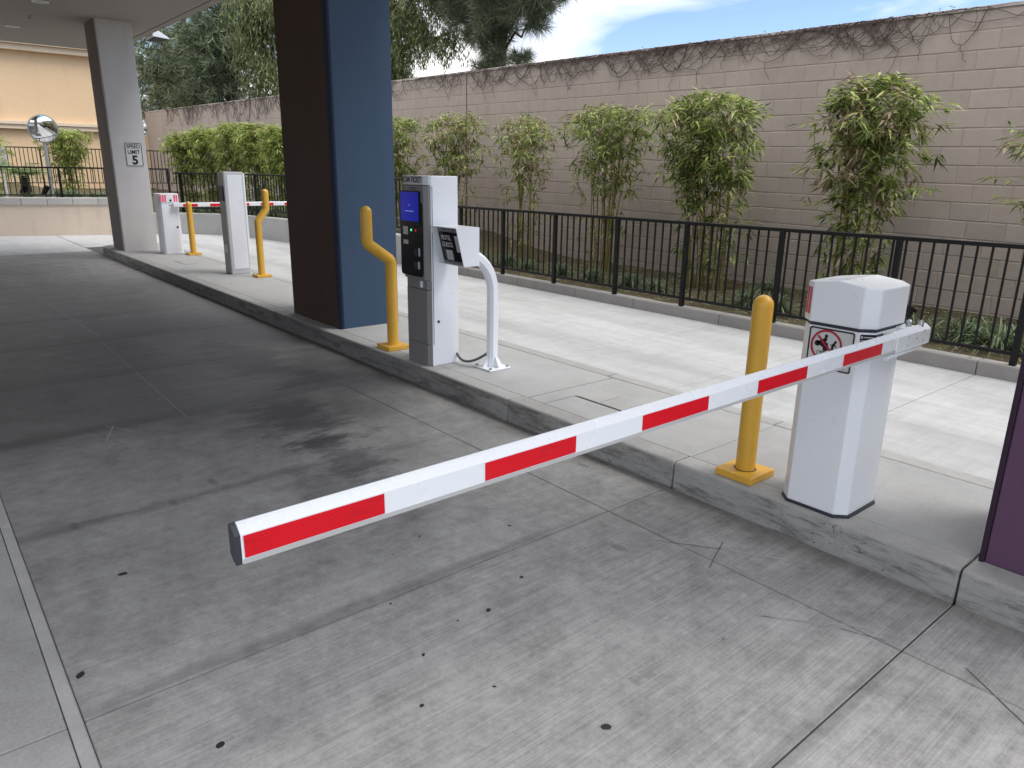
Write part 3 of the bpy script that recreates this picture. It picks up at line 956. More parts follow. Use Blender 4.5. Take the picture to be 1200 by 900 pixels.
# ---- canopy of the hotel
cb = thing('canopy_building', 'grey plaster canopy roof over the near lane with recessed lights', 'canopy', (-8, 4.2, 3.9))
CZ = 3.905
CX1, CX0 = 0.45, -18.35
MB().box(CX0, -5.2, CZ, -3.8, 4.085, CZ + 0.9).build('soffit', M['soffit'], cb)
MB().box(-3.798, -1.6, CZ, CX1, 4.085, CZ + 0.9).build('soffit', M['soffit'], cb)
MB().box(CX0, 4.10, CZ - 0.004, CX1, 4.225, CZ + 0.9).build('fascia', M['soffit'], cb, 0.004)
MB().box(CX0 + .02, 4.085, CZ + 0.03, CX1 - .02, 4.10, CZ + 0.5).build('reveal', M['dark'], cb)
MB().box(CX0 - .02, -5.2, CZ + 0.002, CX0, 4.225, CZ + 0.9).build('end_trim', M['pillargrey'], cb)
MB().box(CX0, -5.4, 0.0, -3.8, -5.21, CZ + 0.9).build('unseen_rear_wall', M['pillarside'], cb)  # unseen wall, added to darken the space under the canopy
for (x, y) in ((-13.6, 2.25), (-16.3, 2.21), (-10.5, 2.25), (-7.2, 2.25)):
    lt = MB().lathe(x, y, [(0.115, CZ - 0.004), (0.115, CZ - 0.012), (0.085, CZ - 0.012), (0.085, CZ - 0.003)], 24)
    o = lt.build('recessed_light', M['white'], cb, 0, 40)
    MB().lathe(x, y, [(0.0001, CZ - 0.0125), (0.07, CZ - 0.0135), (0.084, CZ - 0.006)], 24).build('lens', M['blankcard'], o, 0, 40)
MB().lathe(-15.0, 2.3, [(0.03, CZ), (0.03, CZ - 0.01), (0.012, CZ - 0.012), (0.012, CZ - 0.05), (0.03, CZ - 0.052), (0.03, CZ - 0.058)], 14).build('sprinkler', M['steel'], cb, 0, 40)
# wedge floodlight on the fascia
fl = thing('floodlight', 'white wedge-shaped floodlight on the canopy edge beside the grey pillar', 'floodlight', (-15.5, 4.23, 3.95))
MB().prism([(4.228, 3.86), (4.52, 3.84), (4.50, 3.87), (4.24, 4.02)], lambda u, v, w: (w, u, v), -15.75, -15.30).build('housing', M['white'], fl, 0.006)
MB().box(-15.74, 4.26, 3.832, -15.31, 4.5, 3.845).build('lens', M['gasket'], fl)

# ---- pillars
def pillar(x0, x1, y0, y1, front, side, edge, label, name='pillar'):
    t = thing(name, label, 'pillar', ((x0 + x1) / 2, (y0 + y1) / 2, KZ), 'canopy pillars')
    c = 0.02
    MB().box(x0, y0, KZ - 0.003, x1 - c, y1, CZ - .002).build('shaft', front, t, 0.006)
    MB().prism([(x1 - c + .001, y0), (x1 - c + .001, y1), (x1, y1), (x1, y0 + c)], lambda u, v, w: (u, v, w), KZ - 0.003, CZ - .002).build('side_panel', side, t, 0.003)
    if edge:
        MB().prism([(x1 - c - .012, y0 - .004), (x1 - c, y0 - .004), (x1 + .003, y0 + c - .002), (x1 + .003, y0 + c + .02), (x1 - c - .012, y0 + .01)], lambda u, v, w: (u, v, w), KZ - 0.002, CZ - .003).build('edge_strip', edge, t)
    return t
pillar(-15.14, -14.39, 3.10, 3.66, M['pillarside'], M['pillargrey'], None, 'grey plaster pillar with speed limit sign at the far end of the island')
pillar(-7.23, -6.19, 3.09, 3.72, M['brown'], M['blue'], M['navy'], 'thick pillar with dark brown front and slate blue side beside the ticket machine')
pp = thing('pillar', 'plum purple pillar cut off by the right edge of the photo', 'pillar', (-0.3, 3.4, KZ), 'canopy pillars')
MB().box(-0.765, 3.09, KZ - 0.003, 0.26, 3.72, CZ - .002).build('shaft', M['purple'], pp, 0.006)
MB().box(-0.785, 3.086, KZ - 0.002, -0.766, 3.72, CZ - .003).build('edge_strip', M['plumedge'], pp, 0.003)

# ---- speed limit sign on the grey pillar
ss = thing('speed_limit_sign', 'white sign reading speed limit 5 on the grey pillar', 'sign', (-14.388, 3.45, 1.785))
sy0, sy1, sz0, sz1, sx = 3.315, 3.595, 1.585, 1.985, -14.388
MB().prism(rrect(sy0, sz0, sy1, sz1, .03), FPX(sx), 0, .004).build('panel', M['sign'], ss)
bo, bi = rrect(sy0 + .006, sz0 + .006, sy1 - .006, sz1 - .006, .026), rrect(sy0 + .018, sz0 + .018, sy1 - .018, sz1 - .018, .02)
n = len(bo)
MB().add([(sx + .0048, u, v) for u, v in bo + bi], [(i, (i + 1) % n, n + (i + 1) % n, n + i) for i in range(n)]).build('border', M['text_black'], ss)
text('SPEED', .092, face_px(sx + .005, 3.455, 1.918), M['text_black'], ss, width=.86, bold=.018)
text('LIMIT', .092, face_px(sx + .005, 3.455, 1.826), M['text_black'], ss, width=.92, bold=.018)
text('5', .20, face_px(sx + .005, 3.462, 1.688), M['text_black'], ss, width=1.0, bold=.04)

# ================================================================ RAILINGS
def railing(label, pts, zt_, zb_, z0_, post_at, group, pick=0.114, stuff=False, pw=0.016, name='fence'):
    t = thing(name, label, 'railing', (pts[0][0], pts[0][1], z0_(0) if callable(z0_) else z0_), group)
    P = [Vector((x, y, 0)) for x, y in pts]
    Ls = [0]
    for a, b in zip(P, P[1:]):
        Ls.append(Ls[-1] + (b - a).length)
    def at(s):
        for i in range(len(P) - 1):
            if s <= Ls[i + 1] or i == len(P) - 2:
                d = (P[i + 1] - P[i]).normalized()
                return P[i] + d * (s - Ls[i]), d
    ff = lambda v, s: v(s) if callable(v) else v
    cuts = list(Ls)
    for i in range(len(P) - 1):
        d = (P[i + 1] - P[i]).normalized()
        n = Vector((-d.y, d.x, 0))
        for (zz, hh, ww, nm) in ((zt_, 0.036, 0.042, 'top_rail'), (zb_, 0.03, 0.03, 'bottom_rail')):
            sa, sb = Ls[i], Ls[i + 1]
            a, b = P[i], P[i + 1]
            za, zb2 = ff(zz, sa), ff(zz, sb)
            q = n * ww / 2
            mb = MB()
            mb.add([tuple(a - q + Vector((0, 0, za - hh))), tuple(b - q + Vector((0, 0, zb2 - hh))), tuple(b + q + Vector((0, 0, zb2 - hh))), tuple(a + q + Vector((0, 0, za - hh))),
                    tuple(a - q + Vector((0, 0, za))), tuple(b - q + Vector((0, 0, zb2))), tuple(b + q + Vector((0, 0, zb2))), tuple(a + q + Vector((0, 0, za)))],
                   [(3, 2, 1, 0), (4, 5, 6, 7), (0, 1, 5, 4), (1, 2, 6, 5), (2, 3, 7, 6), (3, 0, 4, 7)])
            mb.build(nm, M['black'], t, 0.003, seg=1)
    for s in post_at:
        p, d = at(s)
        z0, z1 = ff(z0_, s), ff(zt_, s) - 0.034
        w = 0.024
        m = MB().box(-w, -w, 0, w, w, z1 - z0)
        o = m.build('post', M['black'], None, 0.002, seg=1)
        o.parent = t
        o.location = Vector((p.x, p.y, z0)) - origin(t)
        o.rotation_euler = (0, 0, math.atan2(d.y, d.x))
    n = int(Ls[-1] / pick)
    proto, smb = None, MB()
    for k in range(n):
        s = (k + 0.5) * pick
        if any(abs(s - q) < pick * 0.4 for q in post_at):
            continue
        p, d = at(s)
        zb2, z1 = ff(zb_, s) - 0.01, ff(zt_, s) - 0.03
        w = pw / 2
        if stuff:
            smb.box(p.x - w, p.y - w, zb2, p.x + w, p.y + w, z1)
            continue
        if proto is None:
            me = MB().box(-w, -w, 0, w, w, 1).mesh('picket')
            me.materials.append(M['black'])
            proto = me
        o = bpy.data.objects.new('picket', proto)
        col.objects.link(o)
        o.parent = t
        o.location = Vector((p.x, p.y, zb2)) - origin(t)
        o.scale = (1, 1, z1 - zb2)
        o.rotation_euler = (0, 0, math.atan2(d.y, d.x))
    if stuff:
        tag(smb.build('picket', M['black'], t), None, None, None, 'stuff')
    return t
FG = 'black picket railings'
# near railing: from right to left, s runs from X=+5
fx0 = 5.0
railing('near black picket railing along the low planter kerb in front of the bamboo', [(fx0, 6.95), (-10.35, 6.93)],
        lambda s: 1.125 - 0.0035 * s, lambda s: 0.235, 0.10, [fx0 - x for x in (4.4, 3.28, 2.16, 1.04, -0.05, -0.92, -1.82, -2.87, -4.02, -5.2, -6.25, -7.38, -8.5, -9.55, -10.33)], FG)
UP = [(-10.5, 6.92), (-14.7, 6.92), (-16.0, 6.90), (-17.3, 6.72), (-18.5, 6.35), (-19.35, 5.75), (-19.85, 5.6)]
railing('raised black railing on the grey retaining wall left of the ticket machine', UP, 1.46, 0.64, 0.48, [0.03, 1.4, 2.8, 4.2, 5.55, 6.9, 8.2, 9.35], FG)
railing('black railing on the low tan wall at the far left', [(-19.85, 5.5), (-19.92, 4.4), (-20.75, 1.9), (-21.7, -1.0), (-23.5, -6.0)], 1.55, 0.93, 0.5, [0.02, 1.1, 2.35, 3.7, 4.95, 6.2, 7.5, 8.8], FG)
railing('thin far railing close to the tan building', [(-31.5, 9.2), (-31.5, -12)], 2.18, 0.98, 0.75, [0.1, 2.4, 4.7, 7.0, 9.3, 11.6, 14], FG, 0.125, True, 0.022)

# ================================================================ BARRIER NEAR
def cab_poly(x0, x1, y0, y1, c):
    return [(x0 + c, y0), (x1 - c, y0), (x1, y0 + c), (x1, y1 - c), (x1 - c, y1), (x0 + c, y1), (x0, y1 - c), (x0, y0 + c)]
def hood(mb, x0, x1, y0, y1, c, z0, z1, rise):
    xm = (x0 + x1) / 2
    P = [(x0 + c, y0), (xm, y0), (x1 - c, y0), (x1, y0 + c), (x1, y1 - c), (x1 - c, y1), (xm, y1), (x0 + c, y1), (x0, y1 - c), (x0, y0 + c)]
    n = len(P)
    top = [z1 + rise * max(0.0, 1 - abs(x - xm) / (x1 - xm)) ** 0.8 - (0.004 if abs(x - xm) > 0.001 else 0) for x, y in P]
    vs = [(x, y, z0) for x, y in P] + [(x, y, z) for (x, y), z in zip(P, top)]
    fs = [tuple(range(n - 1, -1, -1))] + [(i, (i + 1) % n, n + (i + 1) % n, n + i) for i in range(n)]
    fs.append(tuple(n + i for i in (1, 2, 3, 4, 5, 6)))
    fs.append(tuple(n + i for i in (6, 7, 8, 9, 0, 1)))
    mb.add(vs, fs)

bn = thing('parking_barrier', 'near white barrier with prohibition sign, its red striped arm lowered across the stained lane', 'barrier', (-1.45, 3.17, KZ), 'parking barriers')
bx0, bx1, by0, by1 = -1.600, -1.290, 2.99, 3.325
MB().prism(cab_poly(bx0 - .008, bx1 + .008, by0 - .006, by1 + .008, .05), lambda u, v, w: (u, v, w), KZ - .001, KZ + .012).build('base_gasket', M['gasket'], bn)
MB().prism(cab_poly(bx0, bx1, by0, by1, .045), lambda u, v, w: (u, v, w), KZ + .012, 0.985).build('body', M['white'], bn, 0.004)
MB().prism(cab_poly(bx0 + .004, bx1 - .004, by0 + .004, by1 - .004, .045), lambda u, v, w: (u, v, w), 0.985, 1.0).build('gasket', M['gasket'], bn)
mb = MB(); hood(mb, bx0 - .006, bx1 + .006, by0 - .008, by1 + .006, .05, 1.0, 1.170, .016)
hd = mb.build('hood', M['white'], bn, 0.006)
# reflector strips on the far-left chamfer
cx_, cy_ = bx0 - .006, by0 - .008
MB().add([(cx_ + .044, cy_ + .002, 1.03), (cx_ + .012, cy_ + .034, 1.03), (cx_ + .012, cy_ + .034, 1.145), (cx_ + .044, cy_ + .002, 1.145)], [(0, 1, 2, 3)])
for k in range(2):
    a, b = (.047 - .022 * k), (.031 - .022 * k)
    q = .0012
    MB().add([(cx_ + a - q, cy_ + .05 - a - q, 1.03), (cx_ + b - q, cy_ + .05 - b - q, 1.03), (cx_ + b - q, cy_ + .05 - b - q, 1.145), (cx_ + a - q, cy_ + .05 - a - q, 1.145)], [(3, 2, 1, 0), (0, 1, 2, 3)]).build('reflector', M['pink'], hd)
MB().box(cx_ - .003, by0 + .06, 1.03, cx_, by1 - .06, 1.145).build('reflector', M['pink'], hd)
# prohibition sign
u0, u1, v0, v1 = -1.552, -1.350, .802, .982
yq = by0 - .0005
sg = MB().prism(rrect(u0, v0, u1, v1, .012), FMY(yq), 0, .0025).build('prohibition_sign', M['sign'], bn)
bo, bi = rrect(u0 + .002, v0 + .002, u1 - .002, v1 - .002, .011), rrect(u0 + .0085, v0 + .0085, u1 - .0085, v1 - .0085, .007)
n = len(bo)
yf = yq - .0032
ring = lambda A, B: [(i, (i + 1) % len(A), len(A) + (i + 1) % len(A), len(A) + i) for i in range(len(A))]
MB().add([(u, yf, v) for u, v in bo + bi], ring(bo, bi)).build('border', M['text_black'], sg)
ccx, ccz = -1.468, .905
A, B = disc(ccx, ccz, .070, 40), disc(ccx, ccz, .0605, 40)
mb = MB().add([(u, yf - .0006, v) for u, v in A + B], ring(A, B))
sl = [(ccx - .043, ccz + .037), (ccx - .037, ccz + .043), (ccx + .043, ccz - .037), (ccx + .037, ccz - .043)]
mb.prism([sl[0], sl[3], sl[2], sl[1]], FMY(yf), 0.0012, 0.0022)
mb.build('prohibition_ring', M['signred'], sg)
mb = MB()
def blobp(pts): mb.prism(pts, FMY(yf), 0, .0010)
def limb(p, q, w):
    d = Vector((q[0] - p[0], q[1] - p[1])); d.normalize(); nn = Vector((-d.y, d.x)) * w / 2
    blobp([(p[0] - nn.x, p[1] - nn.y), (q[0] - nn.x, q[1] - nn.y), (q[0] + nn.x, q[1] + nn.y), (p[0] + nn.x, p[1] + nn.y)])
# motorcycle and rider
for (dx, dz, r) in ((-.040, .006, .0125), (-.002, -.010, .0125)):
    blobp(disc(ccx + dx, ccz + dz, r, 16))
blobp([(ccx - .048, ccz + .012), (ccx - .020, ccz - .006), (ccx + .004, ccz - .002), (ccx + .006, ccz + .014), (ccx - .012, ccz + .012), (ccx - .026, ccz + .022)])
limb((ccx - .012, ccz + .010), (ccx - .004, ccz + .034), .013)
limb((ccx - .004, ccz + .030), (ccx - .024, ccz + .020), .007)
blobp(disc(ccx - .004, ccz + .042, .0075, 14))
limb((ccx + .000, ccz + .012), (ccx + .008, ccz - .008), .008)
# walking person
blobp(disc(ccx + .038, ccz + .022, .0062, 14))
limb((ccx + .034, ccz + .016), (ccx + .026, ccz - .006), .010)
limb((ccx + .027, ccz - .004), (ccx + .018, ccz - .026), .006)
limb((ccx + .026, ccz - .005), (ccx + .038, ccz - .020), .006)
limb((ccx + .034, ccz + .012), (ccx + .045, ccz + .001), .0045)
limb((ccx + .032, ccz + .012), (ccx + .018, ccz + .006), .0045)
# bicycle
for dx in (-.030, -.006):
    A, B = disc(ccx + dx, ccz - .034, .0105, 20), disc(ccx + dx, ccz - .034, .0085, 20)
    mb.add([(u, yf - .0008, v) for u, v in A + B], ring(A, B))
limb((ccx - .030, ccz - .034), (ccx - .014, ccz - .024), .002)
limb((ccx - .006, ccz - .034), (ccx - .012, ccz - .018), .002)
mb.build('pictogram', M['text_black'], sg)
text('LE', .016, face_my(-1.385, yf, .822), M['text_black'], sg, width=.9, bold=.02, depth=.0006)
# black data label on the front side
lq = []
cx1, cy0 = bx1, by0
P3 = [(cx1 - .0425, cy0 + .0012), (cx1 + .0012, cy0 + .0425), (cx1 + .0012, cy0 + .11)]
mb = MB()
mb.add([(P3[0][0], P3[0][1], .905), (P3[1][0], P3[1][1], .905), (P3[2][0], P3[2][1], .905), (P3[0][0], P3[0][1], .978), (P3[1][0], P3[1][1], .978), (P3[2][0], P3[2][1], .978)], [(0, 1, 4, 3), (1, 2, 5, 4)])
lb = mb.build('data_label', M['glossblack'], bn)
mb = MB()
def on_lab(a, b, z, h):      # a,b 0..1 along the chamfer, 1..2 along the side
    def pt(t):
        i = 0 if t <= 1 else 1
        f = t - i
        p, q_ = P3[i], P3[i + 1]
        return (p[0] + (q_[0] - p[0]) * f + .0005, p[1] + (q_[1] - p[1]) * f - .0005 * (1 - i))
    p, q_ = pt(a), pt(b)
    mb.add([(p[0], p[1], z), (q_[0], q_[1], z), (q_[0], q_[1], z + h), (p[0], p[1], z + h)], [(0, 1, 2, 3)])
for (a, b, z, h) in ((.06, .16, .961, .011), (.22, .9, .964, .004), (1.15, 1.85, .965, .004), (.06, .7, .952, .002), (.06, .8, .946, .002), (1.15, 1.8, .957, .002), (1.15, 1.7, .951, .002), (.06, .55, .930, .006)):
    on_lab(a, b, z, h)
mb.build('print', M['text_white'], lb)
MB().prism(rrect(cy0 + .115, .918, cy0 + .14, .978, .003), FPX(bx1), 0, .0016).build('white_tag', M['sign'], bn)
# drive hub that carries the arm
hub = MB().box(bx1 - .01, 3.225, .915, bx1 + .05, 3.318, .990).build('arm_bracket', M['white'], bn, 0.004)
for (y, z) in ((3.262, .973), (3.30, .975), (3.262, .955)):
    MB().prism(disc(y, z, .008, 12), FPX(bx1 + .05), 0, .004).build('screw', M['steel'], hub)
MB().lathe(bx1 + .025, 3.28, [(.012, .99), (.012, 1.012), (.006, 1.018)], 12).build('bolt', M['steel'], hub, 0, 40)
MB().prism(cab_poly(bx0 + .06, bx1 - .06, by1, by1 + .004, .001), lambda u, v, w: (u, v, w), .35, .9).build('service_door', M['white'], bn, 0.002)

# the arm
ax = -1.198
AP = [(0, .926), (0, .974), (-.0165, .9893), (-.018, .9882), (-.0195, .991), (-.024, .991), (-.029, .9855), (-.030, .931), (-.0155, .919), (-.002, .9165)]
def tz(y):  # tiny rise towards the pivot
    return (y - 0.4) * 0.0035
def arm_prism(poly, ya, yb, name, mat, parent, bev=0.0):
    n = len(poly)
    vs = [(ax + u, ya, v + tz(ya)) for u, v in poly] + [(ax + u, yb, v + tz(yb)) for u, v in poly]
    fs = [tuple(range(n)), tuple(range(2 * n - 1, n - 1, -1))] + [(i, n + i, n + (i + 1) % n, (i + 1) % n) for i in range(n)]
    return MB().add(vs, fs).build(name, mat, parent, bev)
arm = arm_prism(AP, .384, 3.27, 'barrier_arm', M['armwhite'], bn, 0.0012)
AE = [(.0009, .9255), (-.0012, .9152), (-.0035, .9156), (-.0006, .9262)]
arm_prism(AE, .386, 3.06, 'lower_edge', M['armrib'], arm)
AC = [(u * 1.01 + .0004, .957 + (v - .957) * 1.02) for u, v in AP]
arm_prism(AC, .373, .3835, 'end_cap', M['gasket'], arm, 0.001)
for a, b in ((.389, .674), (.933, 1.217), (1.470, 1.764), (2.027, 2.325), (2.583, 2.888)):
    arm_prism([(.0004, .9285), (.0022, .9285), (.0022, .9715), (.0004, .9715)], a, b, 'red_stripe', M['red'], arm)
# clamp shoe at the pivot end
CS = [(u * 1.25 + .004, .957 + (v - .957) * 1.12) for u, v in AP]
cs = arm_prism(CS, 3.02, 3.335, 'clamp_shoe', M['armwhite'], arm, 0.006)
for (y, z) in ((3.12, .975), (3.12, .94), (3.27, .985), (3.27, .945), (3.20, .96)):
    MB().prism(disc(y, z, .0035, 8), FPX(ax + .0045), -.002, .0012).build('rivet', M['steel'], arm)
MB().tube([(ax - .015, 2.97, .905), (ax - .015, 3.29, .912)], .011, 12).build('torsion_rod', M['armwhite'], arm, 0, 50)
MB().lathe(ax - .018, 3.28, [(.010, .995), (.010, 1.018), (.005, 1.024)], 12).build('bolt', M['steel'], arm, 0, 40)

# ================================================================ BOLLARDS
def dome(r, z, n=6):
    return [(r * math.cos(R(90 * k / n)), z + r * math.sin(R(90 * k / n))) for k in range(n)] + [(0.002, z + r)]
def straight_bollard(x, y, h, label):
    t = thing('bollard', label, 'bollard', (x, y, KZ), 'yellow steel bollards')
    r = .048
    MB().lathe(x, y, [(r, KZ + .03), (r, KZ + h - r)] + dome(r, KZ + h - r), 32).build('pipe', M['yellow'], t, 0, 40)
    MB().box(x - .102, y - .105, KZ, x + .102, y + .105, KZ + .036).build('base_plate', M['yellow'], t, 0.004)
    MB().lathe(x, y, [(r + .007, KZ + .0365), (r + .001, KZ + .0372)], 24).build('collar_gap', M['dark'], t)
    return t
def bent_bollard(x, y, dy, h1, h2, h3, label):
    t = thing('bent_bollard', label, 'bollard', (x, y, KZ), 'yellow steel bollards')
    r = .046
    pts = [(x, y, KZ + .03), (x, y, h1 - .016), (x, y + dy * .02, h1 - .003), (x, y + dy * .07, h1 + .012),
           (x, y + dy * .93, h2 - .012), (x, y + dy * .98, h2 + .003), (x, y + dy, h2 + .016), (x, y + dy, h3 - r)]
    pts += [(x, y + dy, h3 - r + r * math.sin(R(a))) for a in (25, 50, 70, 89)]
    rs = [r] * 8 + [r * math.cos(R(a)) for a in (25, 50, 70, 89)]
    MB().tube(pts, rs, 28).build('pipe', M['yellow'], t, 0, 40)
    MB().box(x - .1, y - .1, KZ, x + .1, y + .1, KZ + .036).build('base_plate', M['yellow'], t, 0.004)
    return t
straight_bollard(-1.853, 3.10, .912, 'straight yellow bollard on square base left of the near barrier cabinet')
bent_bollard(-5.255, 3.10, -.21, .885, 1.035, 1.325, 'yellow bollard with bent top in front of the blue pillar')
MB_ = straight_bollard(-13.2, 3.92, .885, 'straight yellow bollard beside the far barrier cabinet')
bent_bollard(-9.98, 3.84, .13, .90, 1.06, 1.325, 'yellow bollard with bent top behind the tall white cabinet')

# ================================================================ TICKET MACHINE
tm = thing('ticket_machine', 'white ticket machine reading scan ticket with black panel and blue screen', 'ticket machine', (-4.7, 3.13, KZ))
mx0, mx1, my0, my1 = -4.862, -4.548, 3.006, 3.272
MB().box(mx0 + .004, my0 + .025, KZ, mx1, my1, 1.562).build('body', M['white'], tm, 0.006)
# lower door wraps the front
def front_shell(z0, z1, y, name, mat, xl=mx0, xr=mx1, c=.028):
    return MB().prism([(xl, my0 + .0245), (xl, y + c * .5), (xl + c * .5, y), (xr - c, y), (xr - .002, y + c), (xr - .002, my0 + .0245)], lambda u, v, w: (u, v, w), z0, z1).build(name, mat, tm, 0.003)
front_shell(KZ + .002, .318, my0 - .004, 'plinth', M['machine'])
door = front_shell(.322, .735, my0 - .004, 'lower_door', M['machine'])
front_shell(.739, .808, my0 - .002, 'ticket_band', M['machine'])
MB().box(-4.655, my0 - .014, .752, -4.628, my0 - .001, .80).build('handle', M['white'], tm, 0.003)
ud = front_shell(.812, 1.493, my0 - .022, 'upper_door', M['machine'])
front_shell(1.497, 1.562, my0 - .022, 'header', M['offwhite'])
text('SCAN TICKET', .058, face_my(-4.724, my0 - .0225, 1.532), M['text_black'], tm, width=.70, bold=.012)
yp = my0 - .0222
MB().prism(rrect(-4.886, .832, -4.586, 1.375, .03), FMY(yp), 0, .006).build('black_panel', M['glossblack'], ud)
MB().prism(rrect(-4.878, 1.225, -4.612, 1.455, .006), FMY(yp), 0, .010).build('screen_frame', M['glossblack'], ud)
scn = MB().prism(rrect(-4.868, 1.237, -4.625, 1.445, .004), FMY(yp - .010), 0, .001).build('screen', M['screen'], ud)
mb = MB().box(-4.81, yp - .0118, 1.307, -4.69, yp - .0112, 1.311)
mb.box(-4.753, yp - .0118, 1.345, -4.747, yp - .0112, 1.358)
o = mb.build('screen_print', M['screenline'], tm)
for (a, b, z, h, mat_, nm) in ((-4.845, -4.782, 1.135, .06, M['blankcard'], 'label'), (-4.845, -4.78, 1.065, .03, M['blankcard'], 'label'),
                               (-4.70, -4.66, .985, .05, M['gasket'], 'slot'), (-4.64, -4.62, .985, .06, M['blankcard'], 'label'), (-4.705, -4.665, .89, .05, M['gasket'], 'slot'), (-4.65, -4.625, .89, .055, M['blankcard'], 'label'),
                               (-4.74, -4.66, 1.475, .004, M['gasket'], 'slot'), (-4.74, -4.66, 1.463, .004, M['gasket'], 'slot')):
    MB().box(a, yp - .008, z, b, yp - .0055, z + h).build(nm, mat_, ud)
MB().prism(disc(-4.735, 1.172, .009, 14), FMY(yp), .006, .008).build('green_light', M['green_led'], ud)
MB().prism(disc(-4.675, 1.172, .009, 14), FMY(yp), .006, .008).build('red_light', M['red_led'], ud)
MB().prism(disc(-4.845, 1.475, .007, 14), FMY(yp), 0, .002).build('camera_eye', M['glossblack'], ud)
text('PRESS\nHELP', .018, face_my(-4.812, yp - .0082, 1.166), M['text_black'], ud, width=.9, bold=.01, depth=.0004) if False else None
lk = MB().prism(disc(3.085, .495, .011, 14), FPX(mx1), 0, .004).build('lock', M['gasket'], tm)
MB().box(mx1 - .001, 3.04, .32, mx1 + .0016, 3.044, 1.49).build('door_seam', M['gasket'], tm)

# hotel guests kiosk
hk = thing('hotel_guest_kiosk', 'hooded white box reading hotel guests on curved post beside the ticket machine', 'kiosk', (-4.25, 3.375, KZ))
hx0, hx1 = -4.505, -4.195
tp, bp, zb0, zt0, bk = 3.0, 3.068, .945, 1.218, 3.205
th = .005
side_poly = [(bp, zb0), (bk, zb0), (bk, zt0), (tp, zt0)]
FX_ = lambda u, v, w: (w, u, v)
MB().prism(side_poly, FX_, hx1 - th, hx1).build('side_panel', M['white'], hk, 0.0015)
MB().prism(side_poly, FX_, hx0, hx0 + th).build('side_panel', M['white'], hk, 0.0015)
MB().box(hx0 + th, tp, zt0 - th, hx1 - th, bk, zt0 - .0005).build('hood_top', M['white'], hk, 0.001)
MB().box(hx0 + th, bp, zb0 + .0005, hx1 - th, bk, zb0 + th).build('hood_floor', M['white'], hk, 0.001)
MB().box(hx0 + th, bk - th, zb0 + th, hx1 - th, bk - .001, zt0 - th).build('back_panel', M['white'], hk)
# recessed slanted face plate
dyz = (bp - tp) / (zb0 - zt0)   # change of y per z
off = .045
def slant(u, v, w):
    return (u, tp + (v - zt0) * dyz + off - w, v)
pl = MB().prism([(hx0 + th, zb0 + th), (hx1 - th, zb0 + th), (hx1 - th, zt0 - th), (hx0 + th, zt0 - th)], slant, -.004, 0).build('face_plate', M['machine'], hk)
dk = MB().prism(rrect(hx0 + .012, zb0 + .022, hx1 - .010, zt0 - .040, .012), slant, .0005, .003).build('black_panel', M['glossblack'], pl)
ang = math.atan2(dyz, 1)
def slant_m(u, v):
    p = slant(u, v, .0036)
    upv = Vector((0, dyz, 1)).normalized()
    nv = Vector((1, 0, 0)).cross(upv)
    return Matrix(((1, upv.x, nv.x, p[0]), (0, upv.y, nv.y, p[1]), (0, upv.z, nv.z, p[2]), (0, 0, 0, 1)))
text('HOTEL', .050, slant_m(-4.405, 1.135), M['text_white'], hk, width=.78, bold=.008)
text('GUESTS', .050, slant_m(-4.405, 1.085), M['text_white'], hk, width=.74, bold=.008)
MB().prism(rrect(-4.440, .975, -4.36, 1.048, .002), slant, .0032, .0042).build('label', M['blankcard'], pl)
MB().prism(rrect(-4.300, 1.04, -4.225, 1.155, .002), slant, .0032, .0042).build('label', M['blankcard'], pl)
for u in (-4.42, -4.30):
    MB().prism(disc(u, zt0 - .025, .006, 10), slant, 0, .004).build('screw', M['gasket'], pl)
# square post, curved at the top
def sq_tube(pts, w, ny):
    mb = MB()
    rows = []
    for i, p in enumerate(pts):
        a, b = Vector(pts[max(i - 1, 0)]), Vector(pts[min(i + 1, len(pts) - 1)])
        d = (b - a).normalized()
        x = Vector((1, 0, 0)); y = d.cross(x).normalized()
        c = w * .25
        o8 = [(-w / 2 + c, -w / 2), (w / 2 - c, -w / 2), (w / 2, -w / 2 + c), (w / 2, w / 2 - c), (w / 2 - c, w / 2), (-w / 2 + c, w / 2), (-w / 2, w / 2 - c), (-w / 2, -w / 2 + c)]
        rows.append([Vector(p) + x * u + y * v for u, v in o8])
    n = 8
    mb.add([q for r_ in rows for q in r_], [(i * n + k, i * n + (k + 1) % n, (i + 1) * n + (k + 1) % n, (i + 1) * n + k) for i in range(len(rows) - 1) for k in range(n)])
    return mb
px_, py_ = -4.255, 3.375
cr = [(px_, py_, KZ + .012), (px_, py_, .74)]
for a in range(10, 71, 10):
    cr.append((px_, py_ - .30 * (1 - math.cos(R(a))), .74 + .30 * math.sin(R(a))))
cr.append((px_, bk - .002, 1.042))
sq_tube(cr, .078, 0).build('post', M['white'], hk, 0, 35)
fp = MB().box(px_ - .105, py_ - .1, KZ, px_ + .105, py_ + .1, KZ + .014).build('base_plate', M['white'], hk, 0.004)
for sx_, sy_ in ((1, 1), (1, -1), (-1, 1), (-1, -1)):
    MB().lathe(px_ + sx_ * .086, py_ + sy_ * .081, [(.012, KZ + .014), (.012, KZ + .022), (.006, KZ + .023), (.006, KZ + .030)], 8).build('anchor_bolt', M['galv'], fp)
for k in range(4):
    a = R(90 * k)
    c_, s_ = math.cos(a), math.sin(a)
    f_ = lambda u, v, w, c_=c_, s_=s_: (px_ + c_ * u - s_ * w, py_ + s_ * u + c_ * w, v)
    MB().prism([(.042, KZ + .0145), (.092, KZ + .0145), (.042, KZ + .10)], f_, -.004, .004).build('gusset', M['white'], fp)
